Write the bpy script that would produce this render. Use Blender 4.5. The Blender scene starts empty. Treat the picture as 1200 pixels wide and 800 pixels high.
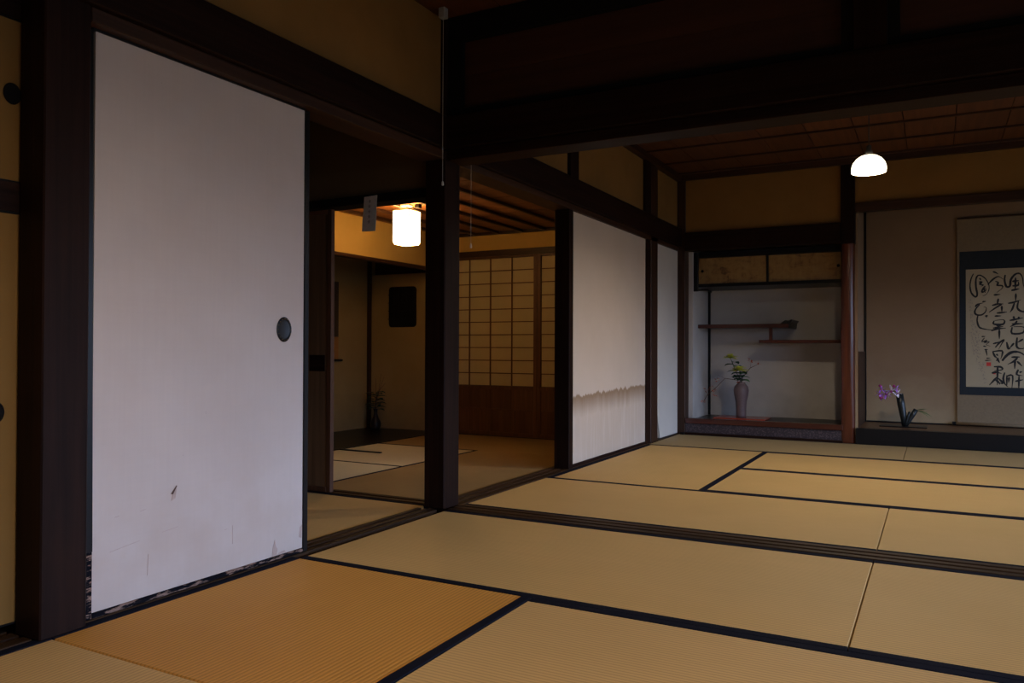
import bpy, bmesh, math, random
from mathutils import Vector, Matrix
random.seed(7)
R = math.radians
scene = bpy.context.scene
C = bpy.context.collection

# ------------------------------------------------------------------ camera
cam_data = bpy.data.cameras.new('camera')
cam = bpy.data.objects.new('camera', cam_data); C.objects.link(cam)
scene.camera = cam
cam_data.sensor_width = 36.0
cam_data.lens = 924.156 / 1200 * 36.0
cam_data.clip_start = .05; cam_data.clip_end = 200
YAW, PITCH, ROLL = .49235, .009384, .00361
fwd = Vector((-math.sin(YAW)*math.cos(PITCH), math.cos(YAW)*math.cos(PITCH), math.sin(PITCH)))
rt = Vector((math.cos(YAW), math.sin(YAW), 0)); up = rt.cross(fwd)
r2 = rt*math.cos(ROLL) + up*math.sin(ROLL); u2 = -rt*math.sin(ROLL) + up*math.cos(ROLL)
cam.matrix_world = Matrix(((r2.x, u2.x, -fwd.x, 2.1146), (r2.y, u2.y, -fwd.y, -3.2419), (r2.z, u2.z, -fwd.z, .79225), (0, 0, 0, 1)))

# ------------------------------------------------------------------ world, daylight, exposure
w = bpy.data.worlds.new('sky'); scene.world = w; w.use_nodes = True
bg = w.node_tree.nodes['Background']
SKY = 12.5
_nt = w.node_tree
_tc = _nt.nodes.new('ShaderNodeTexCoord'); _sx = _nt.nodes.new('ShaderNodeSeparateXYZ'); _rp = _nt.nodes.new('ShaderNodeValToRGB')
_nt.links.new(_tc.outputs['Generated'], _sx.inputs[0]); _nt.links.new(_sx.outputs[2], _rp.inputs['Fac'])
_rp.color_ramp.elements[0].position = 0.0; _rp.color_ramp.elements[0].color = (.16, .16, .18, 1)   # hazy horizon
_rp.color_ramp.elements[1].position = .15; _rp.color_ramp.elements[1].color = (.44, .62, 1.0, 1)   # clear blue overhead
_nt.links.new(_rp.outputs['Color'], bg.inputs['Color'])
bg.inputs['Strength'].default_value = SKY
scene.view_settings.view_transform = 'Standard'
scene.view_settings.look = 'None'
scene.view_settings.exposure = 0.0
scene.view_settings.gamma = 1.0
scene.view_settings.use_curve_mapping = False
# portal in the open garden side: only tells the renderer where the sky comes in
pl = bpy.data.lights.new('portal', 'AREA'); pl.shape = 'RECTANGLE'; pl.size = 8.7; pl.size_y = 1.72
pl.cycles.is_portal = True
po = bpy.data.objects.new('daylight_portal', pl); C.objects.link(po)
po.location = (5.93, -.45, .86); po.rotation_euler = (R(90), 0, R(90))
LAMP_DOME = 2.5
LAMP_BULB = 1700.0
LAMP_PAPER = 21.0     # emission of the paper lantern

# ------------------------------------------------------------------ materials
M = {}
def newmat(name):
    m = bpy.data.materials.new(name); m.use_nodes = True
    nt = m.node_tree; b = nt.nodes['Principled BSDF']
    M[name] = m
    return m, nt, b
def N(nt, t, **kw):
    n = nt.nodes.new(t)
    for k, v in kw.items(): setattr(n, k, v)
    return n
def mapping(nt, scale=(1, 1, 1), coord='Object', rnd=True):
    tc = N(nt, 'ShaderNodeTexCoord'); mp = N(nt, 'ShaderNodeMapping')
    mp.inputs['Scale'].default_value = scale
    nt.links.new(tc.outputs[coord], mp.inputs['Vector'])
    if rnd:
        oi = N(nt, 'ShaderNodeObjectInfo'); ml = N(nt, 'ShaderNodeMath', operation='MULTIPLY'); ml.inputs[1].default_value = 37.0
        nt.links.new(oi.outputs['Random'], ml.inputs[0])
        cb = N(nt, 'ShaderNodeCombineXYZ')
        for i in range(3): nt.links.new(ml.outputs[0], cb.inputs[i])
        nt.links.new(cb.outputs[0], mp.inputs['Location'])
    return mp.outputs['Vector']
def ramp(nt, fac, stops):
    r = N(nt, 'ShaderNodeValToRGB')
    e = r.color_ramp.elements
    while len(e) > 1: e.remove(e[-1])
    e[0].position = stops[0][0]; e[0].color = (*stops[0][1], 1)
    for p, c in stops[1:]:
        x = e.new(p); x.color = (*c, 1)
    nt.links.new(fac, r.inputs['Fac'])
    return r.outputs['Color']
def noise(nt, vec, scale, detail=4, rough=.55, dist=0):
    n = N(nt, 'ShaderNodeTexNoise'); n.inputs['Scale'].default_value = scale; n.inputs['Detail'].default_value = detail
    n.inputs['Roughness'].default_value = rough; n.inputs['Distortion'].default_value = dist
    nt.links.new(vec, n.inputs['Vector']); return n.outputs['Fac']
def bump(nt, b, h, strength=.2, dist=.002):
    bp = N(nt, 'ShaderNodeBump'); bp.inputs['Strength'].default_value = strength; bp.inputs['Distance'].default_value = dist
    nt.links.new(h, bp.inputs['Height']); nt.links.new(bp.outputs['Normal'], b.inputs['Normal'])
def mixc(nt, fac, a, b_, mode='MIX'):
    m = N(nt, 'ShaderNodeMix', data_type='RGBA', blend_type=mode)
    for s, v in ((0, fac), (6, a), (7, b_)):
        if isinstance(v, (int, float)): m.inputs[s].default_value = v
        elif isinstance(v, tuple): m.inputs[s].default_value = (*v, 1)
        else: nt.links.new(v, m.inputs[s])
    return m.outputs[2]
def mth(nt, op, a, b_=0, c=None):
    m = N(nt, 'ShaderNodeMath', operation=op)
    for i, v in enumerate((a, b_, c)):
        if v is None: continue
        if isinstance(v, (int, float)): m.inputs[i].default_value = v
        else: nt.links.new(v, m.inputs[i])
    return m.outputs[0]
def sepz(nt):
    g = N(nt, 'ShaderNodeNewGeometry'); s = N(nt, 'ShaderNodeSeparateXYZ'); nt.links.new(g.outputs['Position'], s.inputs[0])
    return s.outputs

def wood(name, dark, light, axis='z', rough=.45, grain=26, spec=.4, vary=.35):
    m, nt, b = newmat(name)
    sc = {'x': (.7, grain, grain), 'y': (grain, .7, grain), 'z': (grain, grain, .7)}[axis]
    v = mapping(nt, sc)
    f = noise(nt, v, 1.6, 5, .6, .6)
    b.inputs['Roughness'].default_value = rough; b.inputs['Specular IOR Level'].default_value = spec
    col = ramp(nt, f, [(.3, dark), (.7, light)])
    oi = N(nt, 'ShaderNodeObjectInfo')   # every board has a tone of its own
    nt.links.new(mixc(nt, mth(nt, 'MULTIPLY', oi.outputs['Random'], vary), col, tuple(c*.35 for c in dark)), b.inputs['Base Color'])
    bump(nt, b, f, .25, .0015)
    return m
for ax in 'xyz':
    wood('old_wood_'+ax, (.0085, .0033, .0021), (.024, .0095, .0060), ax, .55, 26, .1)
    wood('brown_wood_'+ax, (.024, .009, .0045), (.065, .026, .012), ax, .5, 26, .3)
    wood('ceiling_wood_'+ax, (.075, .024, .0075), (.15, .052, .016), ax, .55, 18)
    wood('sill_wood_'+ax, (.020, .010, .005), (.075, .038, .018), ax, .5, 40, .15)
wood('transom_wood', (.040, .0125, .0065), (.070, .023, .012), 'x', .6, 14)
wood('lantern_lit_board_x', (.17, .058, .016), (.32, .12, .036), 'x', .5, 18)  # lighter copy of the ceiling wood, lantern glow put into its colour
wood('porch_board', (.11, .055, .025), (.19, .10, .048), 'x', .35, 20, .3)
wood('door_board', (.12, .062, .030), (.20, .11, .058), 'z', .55, 20, .15)
wood('shoji_wood', (.075, .028, .012), (.15, .06, .027), 'z', .5)
wood('skirt_wood', (.07, .026, .012), (.14, .056, .026), 'z', .5, 20)
wood('red_post', (.055, .014, .007), (.12, .032, .015), 'z', .25, 12, .4)
wood('red_lacquer_x', (.045, .010, .007), (.09, .02, .012), 'x', .25, 12, .6)
wood('porch_wood', (.020, .012, .008), (.045, .028, .018), 'y', .6, 26, .2)

def plain(name, col, rough=.6, spec=.4, metal=0, emis=None, es=0):
    m, nt, b = newmat(name)
    b.inputs['Base Color'].default_value = (*col, 1); b.inputs['Roughness'].default_value = rough
    b.inputs['Specular IOR Level'].default_value = spec; b.inputs['Metallic'].default_value = metal
    if rough > .3:
        v = mapping(nt); f = noise(nt, v, 60, 3)
        nt.links.new(mixc(nt, f, tuple(c*.8 for c in col), tuple(min(1, c*1.2) for c in col)), b.inputs['Base Color'])
    if emis:
        b.inputs['Emission Color'].default_value = (*emis, 1); b.inputs['Emission Strength'].default_value = es
    return m
plain('black_lacquer', (.006, .006, .007), .35, .25)
plain('black_matte', (.008, .007, .007), .8, .1)
plain('dark_iron', (.03, .03, .032), .4, .5, .6)
plain('brass', (.35, .22, .08), .4, .5, 1)
plain('red_tray', (.30, .05, .025), .22, .6)
plain('vase_clay', (.13, .085, .085), .5, .4)
plain('dark_bronze', (.014, .009, .008), .45, .2)
plain('leaf_dark', (.008, .038, .020), .6, .15)
plain('leaf_green', (.07, .19, .04), .5)
plain('petal_yellow', (.62, .60, .07), .6)
plain('petal_purple', (.50, .20, .85), .55)
plain('petal_white', (.80, .74, .95), .55)
plain('petal_magenta', (.30, .02, .14), .55)
plain('berry_red', (.50, .09, .035), .5)
plain('twig', (.09, .035, .022), .7)
plain('bamboo_black', (.014, .017, .018), .35)
plain('gold_paper', (.22, .15, .06), .6)
plain('plastic_grey', (.30, .29, .27), .5)
plain('cord_white', (.50, .46, .40), .7)
plain('cord_dark', (.05, .045, .04), .7)
plain('charm_paper', (.62, .58, .56), .8)
plain('charm_ink', (.18, .16, .16), .9)
plain('ink', (.012, .011, .012), .7)
plain('faint_ink', (.22, .18, .15), .9)
plain('seal_red', (.55, .04, .03), .7)
plain('cut_brown', (.45, .34, .30), .9)
plain('tear_dark', (.10, .06, .05), .9)
plain('gravel', (.040, .038, .030), .95)
plain('white_glaze', (.8, .8, .78), .2)
plain('orange_cloth', (.32, .14, .035), .8)
plain('brown_cloth', (.05, .032, .018), .8)
plain('scroll_beige', (.22, .155, .09), .85)
plain('scroll_blue', (.014, .018, .023), .85)

def heri():
    m, nt, b = newmat('tatami_border')
    v = mapping(nt, (1, 1, 1)); f = noise(nt, v, 300, 2)
    nt.links.new(ramp(nt, f, [(.3, (.005, .006, .012)), (.7, (.010, .012, .024))]), b.inputs['Base Color'])
    b.inputs['Roughness'].default_value = .85; b.inputs['Specular IOR Level'].default_value = .06; bump(nt, b, f, .3, .0006)
heri()
def tatami(name, c1, c2, ribs=1.0):
    m, nt, b = newmat(name)
    v = mapping(nt, (1, 1, 1), 'Object', False)
    s = N(nt, 'ShaderNodeSeparateXYZ'); nt.links.new(v, s.inputs[0])
    rib = mth(nt, 'SINE', mth(nt, 'MULTIPLY', s.outputs[1], 2*math.pi/.0148))
    rib = mth(nt, 'MULTIPLY_ADD', rib, .5, None or .5)
    thr = mth(nt, 'MULTIPLY_ADD', mth(nt, 'SINE', mth(nt, 'MULTIPLY', s.outputs[0], 2*math.pi/.006)), .5, .5)
    v2 = mapping(nt, (2.2, 60, 1)); streak = noise(nt, v2, 1.5, 3)
    v3 = mapping(nt, (1, 1, 1)); blotch = noise(nt, v3, 2.6, 4, .6)
    fine = noise(nt, mapping(nt, (120, 900, 1)), 1.0, 2)
    col = mixc(nt, mth(nt, 'MULTIPLY_ADD', blotch, 1.6, -.3), c1, c2)
    col = mixc(nt, mth(nt, 'MULTIPLY', streak, .30), col, tuple(x*.62 for x in c1))
    col = mixc(nt, mth(nt, 'MULTIPLY', fine, .18), col, tuple(x*1.5 for x in c2))
    col = mixc(nt, mth(nt, 'MULTIPLY', mth(nt, 'POWER', mth(nt, 'SUBTRACT', 1.0, rib), 3.0), .42*ribs), col, tuple(x*.45 for x in c1))
    nt.links.new(col, b.inputs['Base Color'])
    b.inputs['Roughness'].default_value = .62; b.inputs['Specular IOR Level'].default_value = .18
    h = mth(nt, 'ADD', rib, mth(nt, 'MULTIPLY', thr, .25))
    bump(nt, b, h, .35*ribs, .0012)
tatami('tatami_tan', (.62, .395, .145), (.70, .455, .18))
tatami('tatami_orange', (.62, .29, .058), (.70, .35, .08), 1.3)
tatami('tatami_pale', (.62, .395, .155), (.70, .455, .19))
tatami('tatami_dull', (.42, .30, .14), (.48, .345, .17))
tatami('tatami_lantern_lit', (.50, .46, .33), (.58, .53, .39), .5)  # pale because the lantern's pool of light is put into the colour
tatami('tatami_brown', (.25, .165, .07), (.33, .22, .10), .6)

def plaster(name, c1, c2, scale=3.0, stain=None):  # stain: tint that fades in towards the floor
    m, nt, b = newmat(name)
    v = mapping(nt); f = noise(nt, v, scale, 5, .6); g = noise(nt, v, 180, 3)
    col = mixc(nt, mth(nt, 'MULTIPLY_ADD', f, 1.8, -.4), c1, c2)
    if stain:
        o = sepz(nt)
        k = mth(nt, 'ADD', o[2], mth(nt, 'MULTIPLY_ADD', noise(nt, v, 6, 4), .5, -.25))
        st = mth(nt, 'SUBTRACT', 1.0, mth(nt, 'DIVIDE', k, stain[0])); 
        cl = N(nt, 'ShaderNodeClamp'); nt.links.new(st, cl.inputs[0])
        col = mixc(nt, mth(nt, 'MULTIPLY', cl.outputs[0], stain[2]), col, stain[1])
    nt.links.new(col, b.inputs['Base Color']); b.inputs['Roughness'].default_value = .92
    b.inputs['Specular IOR Level'].default_value = .15
    bump(nt, b, g, .25, .001)
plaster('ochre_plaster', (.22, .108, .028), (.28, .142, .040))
plaster('brown_plaster', (.12, .07, .034), (.16, .10, .05))
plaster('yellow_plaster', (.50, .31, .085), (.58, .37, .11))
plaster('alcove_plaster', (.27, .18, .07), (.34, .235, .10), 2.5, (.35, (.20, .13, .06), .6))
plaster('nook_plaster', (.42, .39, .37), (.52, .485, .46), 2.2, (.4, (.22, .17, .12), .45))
plaster('toko_plaster', (.235, .145, .082), (.285, .18, .105), 1.6, (.55, (.48, .38, .22), .5))  # lighter yellowish foot: light on the lower wall painted into the plaster

def fusuma_paper():
    m, nt, b = newmat('fusuma_paper')
    v = mapping(nt); f = noise(nt, v, 1.7, 5, .6)
    v2 = mapping(nt, (90, 90, 3)); vs = noise(nt, v2, 1.0, 3)
    v3 = mapping(nt, (4, 4, 120)); hs = noise(nt, v3, 1.0, 3)
    col = mixc(nt, mth(nt, 'MULTIPLY_ADD', f, 1.8, -.4), (.53, .45, .41), (.64, .565, .53))
    col = mixc(nt, mth(nt, 'MULTIPLY', vs, .20), col, (.40, .34, .32))
    col = mixc(nt, mth(nt, 'MULTIPLY', hs, .12), col, (.42, .35, .33))
    o = sepz(nt)
    # grubby foot of the door: brownish tide patches just above the lower rail
    n3 = noise(nt, v, 7, 5)
    k = mth(nt, 'SUBTRACT', n3, mth(nt, 'MULTIPLY', o[2], 1.1))
    kk = N(nt, 'ShaderNodeMapRange'); kk.inputs[1].default_value = .12; kk.inputs[2].default_value = .5; nt.links.new(k, kk.inputs[0])
    col = mixc(nt, mth(nt, 'MULTIPLY', kk.outputs[0], .30), col, (.44, .33, .26))
    sp = noise(nt, v, 55, 2)
    sk = N(nt, 'ShaderNodeMapRange'); sk.inputs[1].default_value = .76; sk.inputs[2].default_value = .80; nt.links.new(sp, sk.inputs[0])
    col = mixc(nt, mth(nt, 'MULTIPLY', sk.outputs[0], .5), col, (.28, .20, .16))
    nt.links.new(col, b.inputs['Base Color']); b.inputs['Roughness'].default_value = .8; b.inputs['Specular IOR Level'].default_value = .2
    bump(nt, b, vs, .12, .001)
fusuma_paper()
def stained_paper(name, base1, base2, tide, amp):
    m, nt, b = newmat(name)
    v = mapping(nt); f = noise(nt, v, 1.8, 5, .6)
    col = mixc(nt, mth(nt, 'MULTIPLY_ADD', f, 1.8, -.4), base1, base2)
    if tide:
        o = sepz(nt)
        cb = N(nt, 'ShaderNodeCombineXYZ'); nt.links.new(o[1], cb.inputs[0])
        n1 = N(nt, 'ShaderNodeTexNoise'); n1.inputs['Scale'].default_value = 11; n1.inputs['Detail'].default_value = 6; n1.inputs['Roughness'].default_value = .7; nt.links.new(cb.outputs[0], n1.inputs['Vector'])
        lvl = mth(nt, 'ADD', mth(nt, 'MULTIPLY_ADD', n1.outputs['Fac'], amp, tide-amp*.5), mth(nt, 'MULTIPLY', mth(nt, 'SUBTRACT', o[1], 1.6), .018))
        d = mth(nt, 'SUBTRACT', lvl, o[2])
        mr = N(nt, 'ShaderNodeMapRange'); mr.inputs[1].default_value = -.003; mr.inputs[2].default_value = .008; nt.links.new(d, mr.inputs[0])
        fall = N(nt, 'ShaderNodeMapRange'); fall.inputs[1].default_value = .02; fall.inputs[2].default_value = .15; fall.inputs[3].default_value = 1; fall.inputs[4].default_value = .12; nt.links.new(d, fall.inputs[0])
        st = mth(nt, 'MULTIPLY', mr.outputs[0], fall.outputs[0])
        col = mixc(nt, mth(nt, 'MULTIPLY', st, .85), col, (.23, .135, .065))
        vs = noise(nt, mapping(nt, (30, 30, 2.2)), 1.0, 4)
        wr = N(nt, 'ShaderNodeMapRange'); wr.inputs[1].default_value = .5; wr.inputs[2].default_value = .75; nt.links.new(vs, wr.inputs[0])
        below = N(nt, 'ShaderNodeMapRange'); below.inputs[1].default_value = .02; below.inputs[2].default_value = .16; nt.links.new(d, below.inputs[0])
        col = mixc(nt, mth(nt, 'MULTIPLY', mth(nt, 'MULTIPLY', wr.outputs[0], below.outputs[0]), .35), col, (.70, .62, .55))
    nt.links.new(col, b.inputs['Base Color']); b.inputs['Roughness'].default_value = .85; b.inputs['Specular IOR Level'].default_value = .2
stained_paper('stained_paper', (.52, .42, .33), (.60, .49, .40), .475, .14)
stained_paper('plain_paper', (.52, .47, .42), (.60, .55, .49), 0, 0)
stained_paper('closet_paper', (.20, .105, .026), (.25, .135, .038), 0, 0)
stained_paper('scroll_paper', (.37, .29, .18), (.43, .345, .225), 0, 0)

def painted_gold():
    m, nt, b = newmat('gold_leaf_paper')
    v = mapping(nt, (3, 3, 5)); f = noise(nt, v, 3, 6, .7, 1.2)
    v2 = mapping(nt, (26, 26, 5)); g = noise(nt, v2, 1, 4, .7)
    col = ramp(nt, mth(nt, 'MULTIPLY_ADD', g, .4, mth(nt, 'MULTIPLY', f, .6)), [(.36, (.10, .04, .012)), (.46, (.25, .135, .04)), (.62, (.31, .185, .06))])
    nt.links.new(col, b.inputs['Base Color']); b.inputs['Roughness'].default_value = .45
painted_gold()
def chipped():
    m, nt, b = newmat('chipped_lacquer')
    f = noise(nt, mapping(nt, (1, .5, 3.0)), 26, 5, .75)
    col = ramp(nt, f, [(.53, (.006, .006, .009)), (.57, (.22, .14, .11)), (.75, (.30, .20, .16))])
    nt.links.new(col, b.inputs['Base Color']); b.inputs['Roughness'].default_value = .8; b.inputs['Specular IOR Level'].default_value = .04
chipped()
def speckle():
    m, nt, b = newmat('crest_paper')
    vo = N(nt, 'ShaderNodeTexVoronoi'); vo.inputs['Scale'].default_value = 75; nt.links.new(mapping(nt), vo.inputs['Vector'])
    f = noise(nt, mapping(nt), 5, 4)
    c = ramp(nt, vo.outputs['Distance'], [(.25, (.12, .085, .09)), (.5, (.022, .015, .02))])
    nt.links.new(mixc(nt, mth(nt, 'MULTIPLY', f, .5), c, (.04, .03, .04)), b.inputs['Base Color']); b.inputs['Roughness'].default_value = .45
speckle()
def shojip():
    m, nt, b = newmat('shoji_paper')
    f = noise(nt, mapping(nt), 5, 4)
    nt.links.new(mixc(nt, f, (.44, .36, .21), (.52, .43, .26)), b.inputs['Base Color']); b.inputs['Roughness'].default_value = .9
shojip()
def glow(name, col, s, base=(.8, .75, .65)):
    m, nt, b = newmat(name)
    b.inputs['Base Color'].default_value = (*base, 1); b.inputs['Emission Color'].default_value = (*col, 1); b.inputs['Emission Strength'].default_value = s
glow('lantern_glow', (1.0, .58, .21), LAMP_PAPER)
glow('dome_glow', (1.0, .86, .62), LAMP_DOME)
glow('bulb_glow', (1.0, .72, .38), LAMP_BULB)
glow('far_bulb_glow', (1.0, .84, .62), LAMP_BULB*1.1)
glow('lantern_bulb_glow', (1.0, .58, .21), 520.0)

# ------------------------------------------------------------------ mesh helpers
def tag(o, label=None, cat=None, group=None, kind=None):
    if label: o['label'] = label
    if cat: o['category'] = cat
    if group: o['group'] = group
    if kind: o['kind'] = kind
    return o
def empty(name, loc, label, cat, group=None, kind=None):
    o = bpy.data.objects.new(name, None); o.location = loc; o.empty_display_size = .05
    C.objects.link(o); return tag(o, label, cat, group, kind)
def wpos(o):
    p = Vector(o.location); q = o.parent
    while q: p = Matrix.Rotation(q.rotation_euler.z, 3, 'Z') @ p + Vector(q.location); q = q.parent
    return p
def obj(name, bm, mat, parent=None, origin=None, smooth=False):
    """bm holds world coordinates; the object gets its origin at the base of its bounds"""
    me = bpy.data.meshes.new(name)
    vs = [v.co for v in bm.verts]
    if origin is None:
        lo = [min(v[i] for v in vs) for i in range(3)]; hi = [max(v[i] for v in vs) for i in range(3)]
        origin = Vector(((lo[0]+hi[0])/2, (lo[1]+hi[1])/2, lo[2]))
    origin = Vector(origin)
    bmesh.ops.translate(bm, vec=-origin, verts=bm.verts)
    if smooth:
        for f in bm.faces: f.smooth = True
    bm.normal_update(); bm.to_mesh(me); bm.free()
    o = bpy.data.objects.new(name, me); C.objects.link(o)
    me.materials.append(M[mat])
    if parent: o.parent = parent; o.location = origin - wpos(parent)
    else: o.location = origin
    return o
def abox(bm, x0, x1, y0, y1, z0, z1, bev=0.0):
    vs = [bm.verts.new((x, y, z)) for z in (z0, z1) for y in (y0, y1) for x in (x0, x1)]
    idx = [(0, 2, 3, 1), (4, 5, 7, 6), (0, 1, 5, 4), (2, 6, 7, 3), (0, 4, 6, 2), (1, 3, 7, 5)]
    fs = [bm.faces.new([vs[i] for i in f]) for f in idx]
    if bev > 0:
        es = list({e for f in fs for e in f.edges})
        bmesh.ops.bevel(bm, geom=es, offset=bev, segments=1, affect='EDGES', profile=.5)
def box(name, x0, x1, y0, y1, z0, z1, mat, parent=None, bev=0.0):
    bm = bmesh.new(); abox(bm, x0, x1, y0, y1, z0, z1, bev); return obj(name, bm, mat, parent)
def atube(bm, pts, rad, seg=6, cap=True):
    pts = [Vector(p) for p in pts]
    if isinstance(rad, (int, float)): rad = [rad]*len(pts)
    rings = []
    for i, p in enumerate(pts):
        d = (pts[min(i+1, len(pts)-1)] - pts[max(i-1, 0)]).normalized()
        a = d.orthogonal().normalized() if i == 0 else (a - d*a.dot(d)).normalized()
        b_ = d.cross(a)
        rings.append([bm.verts.new(p + (a*math.cos(t)+b_*math.sin(t))*rad[i]) for t in [2*math.pi*k/seg for k in range(seg)]])
    for r0, r1 in zip(rings, rings[1:]):
        for k in range(seg): bm.faces.new((r0[k], r0[(k+1) % seg], r1[(k+1) % seg], r1[k]))
    if cap: bm.faces.new(rings[0][::-1]); bm.faces.new(rings[-1])
def alathe(bm, prof, c=(0, 0, 0), seg=24, closed=False):
    rings = []
    for r, z in prof:
        rings.append([bm.verts.new((c[0]+r*math.cos(2*math.pi*k/seg), c[1]+r*math.sin(2*math.pi*k/seg), c[2]+z)) for k in range(seg)])
    for r0, r1 in zip(rings, rings[1:]):
        for k in range(seg): bm.faces.new((r0[k], r0[(k+1) % seg], r1[(k+1) % seg], r1[k]))
    if closed: bm.faces.new(rings[0][::-1]); bm.faces.new(rings[-1])
def struct(name, *a, label, cat='trim', **k):
    return tag(box(name, *a, **k), label, cat, kind='structure')
def sroot(name, loc, label, cat): return empty(name, loc, label, cat, kind='structure')
trim_n = [0]
def trim(*a, label, cat='beam', **k):
    trim_n[0] += 1
    return struct('trim_%d' % trim_n[0], *a, label=label, cat=cat, **k)
def trim_root(loc, label, cat='beam'):
    trim_n[0] += 1
    return sroot('trim_%d' % trim_n[0], loc, label, cat)

# ------------------------------------------------------------------ setting: floor slab, outer shell
struct('floor', -3.3, 5.82, -5.2, 5.2, -.16, -.055, label='wooden subfloor lying under all the tatami mats', cat='floor', mat='brown_wood_x')
struct('floor.001', 5.82, 7.0, -5.2, 5.2, -.14, -.06, label='wooden porch floor along the open garden side', cat='porch floor', mat='porch_wood')
struct('floor.002', 7.0, 32, -25, 25, -.62, -.50, label='bare gravel ground of the garden beyond the porch', cat='ground', mat='gravel')
struct('ceiling', -3.5, 7.2, -5.4, 5.4, 2.60, 2.72, label='unseen roof slab added above the board ceilings to block the sky', cat='roof', mat='black_matte')  # out of view, put in to keep sky light off the rooms
# eaves over the porch
struct('ceiling.001', 5.93, 7.9, -6.5, 6.5, 2.20, 2.28, label='deep eaves above the porch', cat='eaves', mat='brown_wood_y')
struct('wall_added_hedge', 14.0, 14.8, -25, 25, -.50, .75, label='unseen dark hedge added to block the low sky', cat='hedge', mat='leaf_dark')  # never in view; added to hide the bright horizon from the rooms
struct('wall_outer.001', -3.3, 5.9, 5.1, 5.2, -.05, 2.6, label='unseen outer wall behind the nook and the scroll alcove, added against light leaks', cat='wall', mat='brown_plaster')  # extra shell wall plugging light leaks
struct('wall_outer.002', -3.3, -3.2, -5.2, 5.2, -.05, 2.6, label='unseen outer wall of the side rooms, added against light leaks', cat='wall', mat='brown_plaster')  # added likewise, shuts stray daylight out of the side rooms
# ---- walls of the front room not in view
struct('wall_back', -3.2, 5.9, -5.15, -5.0, -.05, 2.6, label='plaster wall behind the front room viewer', cat='wall', mat='brown_plaster')
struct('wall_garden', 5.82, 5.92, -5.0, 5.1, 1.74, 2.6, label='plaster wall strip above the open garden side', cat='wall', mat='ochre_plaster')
for i, (ya, yb) in enumerate([(-5.0, -4.86), (-2.55, -2.43), (-.0, .14), (4.02, 5.1)]):
    trim(5.82, 5.92, ya, yb, -.05, 1.74, mat='old_wood_z', label=['dark corner post at the near end of the garden side', 'dark post midway along the garden side of the front room', 'dark post on the garden side between the two rooms', 'boarded wall closing the alcove beside the garden'][i], cat='post')

# ------------------------------------------------------------------ tatami mats
def mat(x0, x1, y0, y1, axis, m, label, hb=(1, 1), hw=.034, group=None):
    """axis = direction of the long side; hb: border on the low / high long side"""
    group = 'tatami mats of the front room' if y1 < .05 and x1 > 0 else 'tatami mats of the far room' if x1 > 0 else 'tatami mats of the side room' if y1 < .1 else 'tatami mats of the lantern room'
    t = empty('tatami_mat', ((x0+x1)/2, (y0+y1)/2, -.05), label, 'tatami mat', group)
    g = .0015
    x0 += g; x1 -= g; y0 += g; y1 -= g
    bm = bmesh.new()
    c = ((x0+x1)/2, (y0+y1)/2, -.05)
    if axis == 'x':
        abox(bm, x0, x1, y0+(hw if hb[0] else 0), y1-(hw if hb[1] else 0), -.05, 0, .003)
        obj('woven_surface', bm, m, t, c)
        spans = [(x0, x1, y0, y0+hw), (x0, x1, y1-hw, y1)]
    else:
        # build along local x then turn, so the weave follows the long side
        L = y1-y0; W0 = -(x1-x0)/2 + (hw if hb[1] else 0); W1 = (x1-x0)/2 - (hw if hb[0] else 0)
        abox(bm, -L/2, L/2, W0, W1, 0, .05, .003)
        o = obj('woven_surface', bm, m, None, (0, 0, 0)); o.parent = t; o.location = (0, 0, 0); o.rotation_euler = (0, 0, R(90))
        spans = [(x0, x0+hw, y0, y1), (x1-hw, x1, y0, y1)]
    for s, on in zip(spans, hb):
        if on: box('cloth_border', *s, -.048, .0015, 'tatami_border', t, .0015)
    return t
SF = .215; T = .955
# front room
mat(0, 1.91, -.989, .034, 'x', 'tatami_tan', 'long front-room mat lying along the grooved sill, starting at the dark column')
mat(1.91, 3.87, -.989, .034, 'x', 'tatami_tan', 'front-room mat along the grooved sill, right of the seam')
mat(3.87, 5.82, -.989, .034, 'x', 'tatami_tan', 'front-room mat along the grooved sill, next to the garden side')
mat(-.034, .982, -1.935, -.989, 'y', 'tatami_orange', 'orange front-room mat in front of the white sliding door')
mat(-.034, .982, -3.85, -1.935, 'y', 'tatami_pale', 'pale ribbed mat at the lower left corner beside the thick post')  # seam and colour step against the orange mat stand in for a soft shadow edge
mat(.982, 2.92, -2.0, -.989, 'x', 'tatami_pale', 'front-room mat nearest the viewer, right of the orange mat')
mat(2.92, 5.82, -2.95, -.989, 'y', 'tatami_tan', 'front-room mat at the far right edge by the garden side')
mat(.982, 2.92, -2.95, -2.0, 'x', 'tatami_tan', 'front-room mat under the viewer')
mat(-.034, 5.82, -5.0, -3.85, 'x', 'tatami_tan', 'front-room mat along the rear wall behind the viewer')
mat(.982, 5.82, -3.85, -2.95, 'x', 'tatami_tan', 'front-room mat just behind the viewer')
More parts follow.
